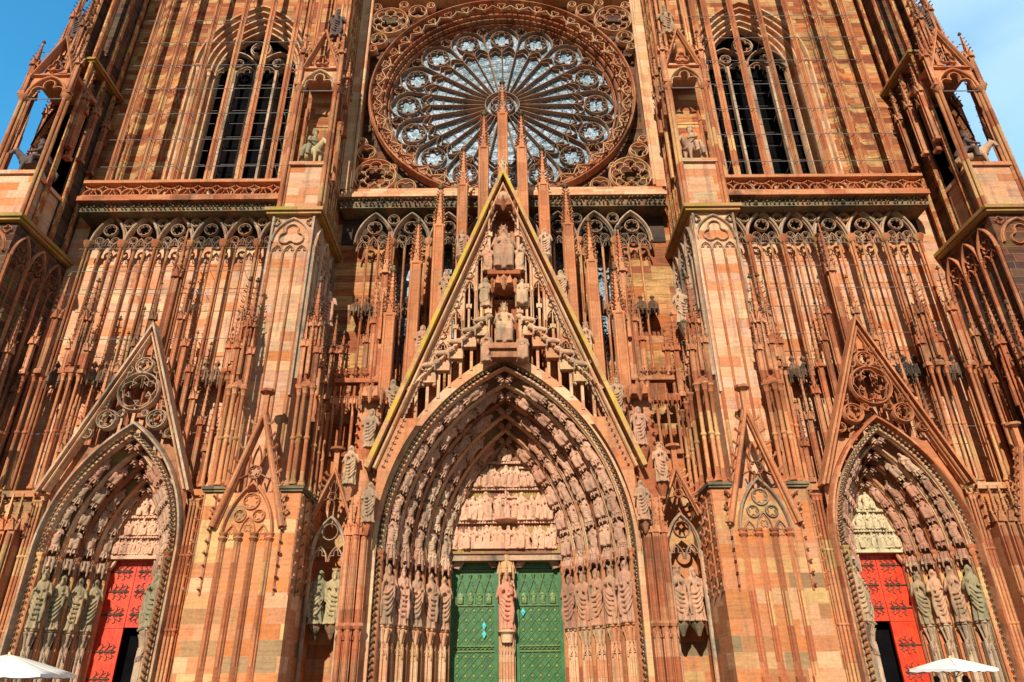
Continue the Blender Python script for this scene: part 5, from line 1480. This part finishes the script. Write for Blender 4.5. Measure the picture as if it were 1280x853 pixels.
# clustered pinnacles and colonnettes of the centre bay flanks
for sx in (-1, 1):
    for x, y, zt, z0, w_ in ((5.65, 28.0, 21.8, 13.5, .36), (6.0, 28.0, 19.0, 13.5, .24), (6.3, 28.2, 17.4, 13.5, .24), (7.4, 28.3, 16.2, 13.9, .26), (4.6, 28.4, 16, 10, .24), (7.9, 28.6, 17.2, 13.0, .26), (5.0, 27.6, 15.4, 11, .24)):
        pinnacle(sx, x, y, z0, zt, w_, tiers=2 if w_ > .3 else 1)
    for x, y in ((5.55, 28.0), (5.8, 27.9), (6.05, 28.0), (6.3, 28.1)):
        m_ = MB(sx); colonnette(m_, x, y, 10.2, 17.6 if x < 6 else 13.6, .085, (13.6,)); part(m_, 'bay_colonnette', 'shaft')
    # two-storey open gallery beside the big buttress
    g_ = MB(sx); g_.box(6.0, 7.5, 27.9, 28.3, 13.55, 13.75)
    for x in (6.15, 6.6, 7.05, 7.45):
        g_.tube([(x, 28.0, 10.4), (x, 28.0, 13.4)], .06, 6)
        canopy(g_, x, 28.0, 12.5, .2, .4); finial(g_, x, 27.95, 13.7, .3)
    g_.box(6.0, 7.5, 27.95, 29, 10.2, 10.4)
    part(g_, 'gallery', 'carved')
    wl = MB(sx); wl.box(5.9, 7.5, 28.2, 30, 0, 10.2); part(wl, 'flank_wall', 'lower', smooth=False)
    # pier between portal and recess
    p = MB(sx)
    for x, y in ((5.2, 25.85), (5.5, 25.75), (5.8, 25.85)):
        p.box(x - .13, x + .13, y, 27.4, 0, 6.6); p.tube([(x, y - .04, 0), (x, y - .04, 6.5)], .09, 8); spire(p, x, y + .1, 6.6, 8.0, .24); light_head(p, x, 3.0, .12, .35, y - .08, .05, .1)
        for d in (-.07, .07): p.tube([(x + d, y - .02, 3.7), (x + d, y - .02, 6.3)], .03, 5)
        p.lathe(x, y, [(.16, 3.35), (.2, 3.45), (.16, 3.55)], 6)
    p.box(5.05, 6.0, 26.4, 28.2, 0, 12.3)
    canopy(p, 5.45, 26.3, 12.0, .5, .55)
    crocket_row(p, (5.15, 26.4, 7.5), (5.15, 26.4, 12), (-.2, -1, 0), .2, .36); crocket_row(p, (5.9, 26.4, 7.5), (5.9, 26.4, 12), (.2, -1, 0), .2, .36)
    p.lathe(5.45, 26.25, [(.08, 9.3), (.2, 9.7), (.27, 9.85), (.27, 9.95)], 8); p.lathe(6.05, 26.3, [(.08, 7.9), (.2, 8.3), (.27, 8.42), (.27, 8.5)], 8); p.lathe(5.12, 25.7, [(.05, 6.5), (.16, 6.8), (.2, 6.95)], 8)
    part(p, 'portal_pier', 'carved')
    sd_ = 'left' if sx < 0 else 'right'
    statue('pier_statue', BIG[4 if sx < 0 else 0], (sx * 5.35, 26.1, 9.95), 1.65, M['voussoir'], f"robed statue under a scalloped canopy high on the pier {sd_} of the central arch", 'statue', 'statues on the piers of the central portal')
    statue('pier_statue', BIG[1 if sx < 0 else 5], (sx * 6.05, 26.1, 8.5), 1.55, M['figure'], f"robed statue beside the small gable {sd_} of the central arch", 'statue', 'statues on the piers of the central portal')
    statue('pier_statue', BIG[3], (sx * 5.08, 25.6, 6.95), 1.5, M['figure'], f"slim standing figure against the springing of the central arch on the {sd_}", 'statue', 'statues on the piers of the central portal')
    # recess with two statues under a gable
    gablet(sx, 6.72, 26.5, 7.3, 9.2, .78, 6.3, .6, 1.1)
    t_ = MB(sx); t_.sweep(pointed(6.72, 6.1, .62, 1.3, 9), 26.65, .14, .25, kind='step'); t_.sweep(circ(6.72, 6.85, .3, 16), 26.7, .06, .18, True)
    for q_ in (-1, 1): light_head(t_, 6.72 + q_ * .3, 5.75, .27, .55, 26.7, .06, .16)
    for x in (6.1, 7.34): t_.tube([(x, 26.75, 0), (x, 26.75, 6.1)], .08, 6)
    part(t_, 'blind_window_tracery', 'tracery')
    cbk = MB(sx)
    for x in (6.42, 7.0): cbk.lathe(x, 27.2, [(.06, 3.1), (.15, 3.3), (.27, 3.48), (.29, 3.6)], 8)
    part(cbk, 'console', 'crust')
    for i, x in enumerate((6.42, 7.0)):
        statue('recess_statue', BIG[(i * 2 + (sx > 0) * 3 + 2) % 7], (sx * x, 27.1, 3.6), 1.9, M[('creamfig' if i == 0 else 'greenfig') if sx < 0 else 'figure'], f"robed wall statue on a bracket, {'nearer the central portal' if i == 0 else 'nearer the buttress'}, in the niche {sd_} of it", 'statue', 'paired statues beside the central portal')

# ------------------------------------------------------------------ riders in the buttress niches
def horse_mb():
    b = MB()
    b.tube([(-.85, 0, 1.12), (-.6, 0, 1.2), (-.1, 0, 1.14), (.35, 0, 1.18), (.62, 0, 1.25)], [.22, .34, .33, .34, .24], 14)
    b.tube([(.5, 0, 1.30), (.78, 0, 1.52), (.92, 0, 1.68)], [.27, .19, .14], 10)
    b.tube([(.86, 0, 1.73), (1.05, 0, 1.52), (1.15, 0, 1.28)], [.14, .12, .075], 9)
    for q_ in (-1, 1):
        b.tube([(.9, q_ * .07, 1.8), (.88, q_ * .09, 1.92)], [.045, .015], 6)
        b.tube([(.45, q_ * .17, 1.05), (.5, q_ * .17, .62), (.5, q_ * .17, .2), (.52, q_ * .17, .06), (.58, q_ * .17, .02)], [.15, .085, .06, .07, .075], 8)
        b.tube([(-.65, q_ * .18, 1.1), (-.5, q_ * .18, .75), (-.75, q_ * .18, .42), (-.7, q_ * .18, .1), (-.62, q_ * .18, .02)], [.22, .13, .07, .06, .075], 8)
    b.tube([(-.95, 0, 1.3), (-1.15, 0, 1.1), (-1.12, 0, .6)], [.07, .1, .04], 7)
    for k in range(7): b.tube([(.5 + k * .06, 0, 1.48 + k * .048), (.42 + k * .055, .03, 1.42 + k * .046)], [.06, .05], 5)
    return b
def rider_mb():
    b = MB()
    loft(b, [(-.12, 0, 1.25, .3, .3, 1), (-.1, 0, 1.5, .2, .22, .6), (-.08, 0, 1.75, .2, .26, .4), (-.06, 0, 1.98, .16, .25, .2), (-.05, 0, 2.08, .07, .08, 0), (-.04, 0, 2.2, .06, .06, 0)], 32, .1, 7)
    ball(b, (-.02, 0, 2.3), .12, .11, .15); ball(b, (-.05, 0, 2.33), .14, .13, .14); b.lathe(-.03, 0, [(.13, 2.38), (.16, 2.5), (.1, 2.5)], 8)
    for k in range(5): b.tube([(-.03 + .14 * math.cos(k * 1.257), .14 * math.sin(k * 1.257), 2.45), (-.03 + .16 * math.cos(k * 1.257), .16 * math.sin(k * 1.257), 2.57)], [.03, .015], 5)
    b.tube([(.06, 0, 2.22), (.1, 0, 2.05)], [.07, .03], 6)
    for q_ in (-1, 1):
        b.tube([(-.05, q_ * .22, 1.95), (.05, q_ * .33, 1.65), (.35, q_ * .12, 1.55)], [.09, .08, .05], 8); ball(b, (.37, q_ * .1, 1.55), .06, .06, .06, 8)
        b.tube([(-.1, q_ * .2, 1.4), (.2, q_ * .36, 1.2), (.15, q_ * .38, .75), (.3, q_ * .38, .68)], [.15, .13, .09, .06], 8)
    b.tube([(-.15, 0, 1.9), (-.4, 0, 1.5), (-.6, 0, 1.3)], [.18, .22, .16], 9)
    b.tube([(-.2, .25, 1.5), (-.3, .36, 1.1), (-.3, .36, .8)], [.12, .14, .08], 8); b.tube([(-.2, -.25, 1.5), (-.3, -.36, 1.1), (-.3, -.36, .8)], [.12, .14, .08], 8)
    return b
HORSE, RIDER = remesh(horse_mb(), 'horse', .035, 2), remesh(rider_mb(), 'rider', .028, 2)
def rider(x, y, z, s, rz, mh, mr_, label):
    e = bpy.data.objects.new('equestrian_statue', None); COL.objects.link(e); e.location = (x, y, z); e.rotation_euler = (0, 0, rz); e.scale = (s, s, s)
    tag(e, label, 'equestrian statue', 'stone riders in the buttress niches')
    for nm, me, mt in (('horse', HORSE, mh), ('rider', RIDER, mr_)):
        m2 = me.copy(); m2.materials.clear(); m2.materials.append(M[mt]); o = bpy.data.objects.new(nm, m2); COL.objects.link(o); o.parent = e; o.scale = (.92, .92, .92) if nm == 'horse' else (1.12, 1.12, 1.08)
rider(-9.6, 26.85, 24.5, 1.0, R_(-38), 'creamfig', 'greenfig', 'grey stone rider on a pale cream horse in the niche left of the rose window')
rider(9.6, 26.85, 24.5, 1.0, R_(218), 'voussoir', 'figure', 'crowned stone rider on a reddish horse in the niche right of the rose window')
rider(-23.65, 27.0, 24.12, 1.0, R_(222), 'darkfig', 'darkfig', 'dark stone rider seen against blue sky in the far left niche')
rider(23.75, 27.0, 24.12, 1.0, R_(-40), 'figure', 'darkfig', 'dark cloaked stone rider in the far right niche beside the sky')
for sx in (-1, 1):
    sd_ = 'left' if sx < 0 else 'right'
    statue('tabernacle_statue', BIG[2], (sx * 9.2, 26.55, 33.6), 2.2, M['darkfig' if sx < 0 else 'figure'], f"weathered statue above the niche gable {sd_} of the rose window, among slender shafts", 'statue')
    statue('tabernacle_statue', BIG[0], (sx * 23.6, 26.55, 33.6), 2.2, M['darkfig'], f"weathered statue high on the outer {sd_} buttress against the sky edge", 'statue')
    statue('flank_statue', BIG[6], (sx * 8.35, 28.4, 16.6), 1.9, M['voussoir'], f"dark robed statue on a console on the inner flank of the {sd_} centre buttress", 'statue')
    cbk = MB(sx); cbk.lathe(8.4, 28.4, [(.1, 15.8), (.3, 16.45), (.33, 16.6)], 8); part(cbk, 'console', 'crust')

# ------------------------------------------------------------------ parasols and people in the square
def parasol(x, y, zt, ze, half, rz, label):
    e = bpy.data.objects.new('parasol', None); COL.objects.link(e); e.location = (x, y, 0); e.rotation_euler = (0, 0, rz); tag(e, label, 'parasol', 'white parasols on the square')
    m_ = MB(); vs, fs = [(0, 0, zt)], []
    n = 16
    for j in range(1, 6):
        t = j / 5.
        for k in range(n):
            a = 2 * PI * k / n; c, s_ = math.cos(a), math.sin(a); q = half / max(abs(c), abs(s_)) * t
            sag = .10 * math.sin(PI * t) * (abs(math.cos(2 * a)))
            vs.append((q * c, q * s_, zt - (zt - ze) * t ** 1.15 - sag * .3))
    for k in range(n): fs.append((0, 1 + k, 1 + (k + 1) % n))
    for j in range(4):
        for k in range(n): fs.append((1 + j * n + k, 1 + (j + 1) * n + k, 1 + (j + 1) * n + (k + 1) % n, 1 + j * n + (k + 1) % n))
    m_.add(vs, fs)
    def own(mb, nm, mt):
        o = mb.build(nm, M[mt]); o.parent = e; return o
    cn = own(m_, 'canopy', 'white'); so = cn.modifiers.new('thick', 'SOLIDIFY'); so.thickness = .012
    p = MB(); p.tube([(0, 0, 0), (0, 0, zt + .06)], .03, 8); p.lathe(0, 0, [(.28, 0), (.28, .06), (.06, .1), (.05, .3)], 16); own(p, 'pole', 'pole')
    r_ = MB()
    for k in range(8):
        a = 2 * PI * k / 8; c, s_ = math.cos(a), math.sin(a); q = half / max(abs(c), abs(s_))
        r_.tube([(0, 0, zt - .05), (q * .97 * c, q * .97 * s_, ze - .02)], .012, 4); r_.tube([(0, 0, zt - .55), (q * .5 * c, q * .5 * s_, (zt + ze) / 2 - .05)], .01, 4)
    own(r_, 'ribs', 'pole')
    sm_ = MB()
    for k in range(8):
        a = 2 * PI * k / 8 + .0; c, s_ = math.cos(a), math.sin(a); q = half / max(abs(c), abs(s_))
        sm_.tube([(q * t * c, q * t * s_, zt - (zt - ze) * t ** 1.15 - .03 * math.sin(PI * t) * abs(math.cos(2 * a)) + .004) for t in (.02, .25, .5, .75, 1)], .009, 4)
    own(sm_, 'seams', 'pole')
    vl = MB(); pts = []
    for k in range(64):
        a = 2 * PI * k / 64; c, s_ = math.cos(a), math.sin(a); q = half / max(abs(c), abs(s_)); pts.append((q * c, q * s_))
    pts.append(pts[0])
    vl.ribbon([(x_ * 1.002, y_ * 1.002, ze + .005) for x_, y_ in pts], [(x_ * 1.01, y_ * 1.01, ze - .06 - .025 * abs(math.sin(k * PI / 4))) for k, (x_, y_) in enumerate(pts)])
    own(vl, 'valance', 'white')
parasol(13.42, 23.0, 2.2, 1.9, .82, R_(20), 'white canvas parasol on a cream pole in front of the right portal')
parasol(-12.55, 19.0, 2.36, 1.9, 1.28, R_(12), 'large white canvas parasol cut by the frame in front of the left portal')

def person(x, y, h, rz, label, jacket):
    b = MB()
    for q_ in (-1, 1):
        b.tube([(q_ * .09, 0, .02), (q_ * .095, .01, .5), (q_ * .09, 0, .95)], [.05, .062, .09], 10); b.tube([(q_ * .09, .04, .04), (q_ * .1, -.17, .035)], [.05, .04], 8)
        b.tube([(q_ * .2, 0, 1.42), (q_ * .25, .01, 1.14), (q_ * .22, -.1, .9)], [.06, .047, .035], 9)
        b.tube([(q_ * .22, -.1, .9), (q_ * .21, -.13, .8)], [.035, .03], 7)
    loft(b, [(0, 0, .88, .17, .12, 0), (0, 0, 1.05, .16, .11, 0), (0, 0, 1.3, .2, .13, 0), (0, 0, 1.43, .2, .11, 0), (0, 0, 1.5, .08, .07, 0), (0, 0, 1.58, .055, .06, 0)], 24)
    ball(b, (0, -.01, 1.64), .078, .095, .115); b.tube([(0, -.1, 1.65), (0, -.12, 1.62)], [.012, .018], 5)
    me = remesh(b, 'person_body', .018); me.materials.append(M[jacket])
    o = bpy.data.objects.new('person', me); COL.objects.link(o); o.location = (x, y, 0); o.rotation_euler = (0, 0, rz); o.scale = (h / 1.76,) * 3
    tag(o, label, 'person')
    hb = MB(); ball(hb, (0, .02, 1.68), .095, .105, .105); hb.tube([(0, .07, 1.66), (0, .08, 1.5)], [.09, .06], 8)
    hm = remesh(hb, 'hair', .02); hm.materials.append(M['hair']); ho_ = bpy.data.objects.new('hair', hm); COL.objects.link(ho_); ho_.parent = o
person(13.02, 23.3, 1.70, 2.6, 'dark haired person under the right parasol, left of its pole, only the head in view', 'cloth')
person(13.85, 23.25, 1.71, 3.5, 'dark haired person under the right parasol, right of its pole, only the head in view', 'cloth')
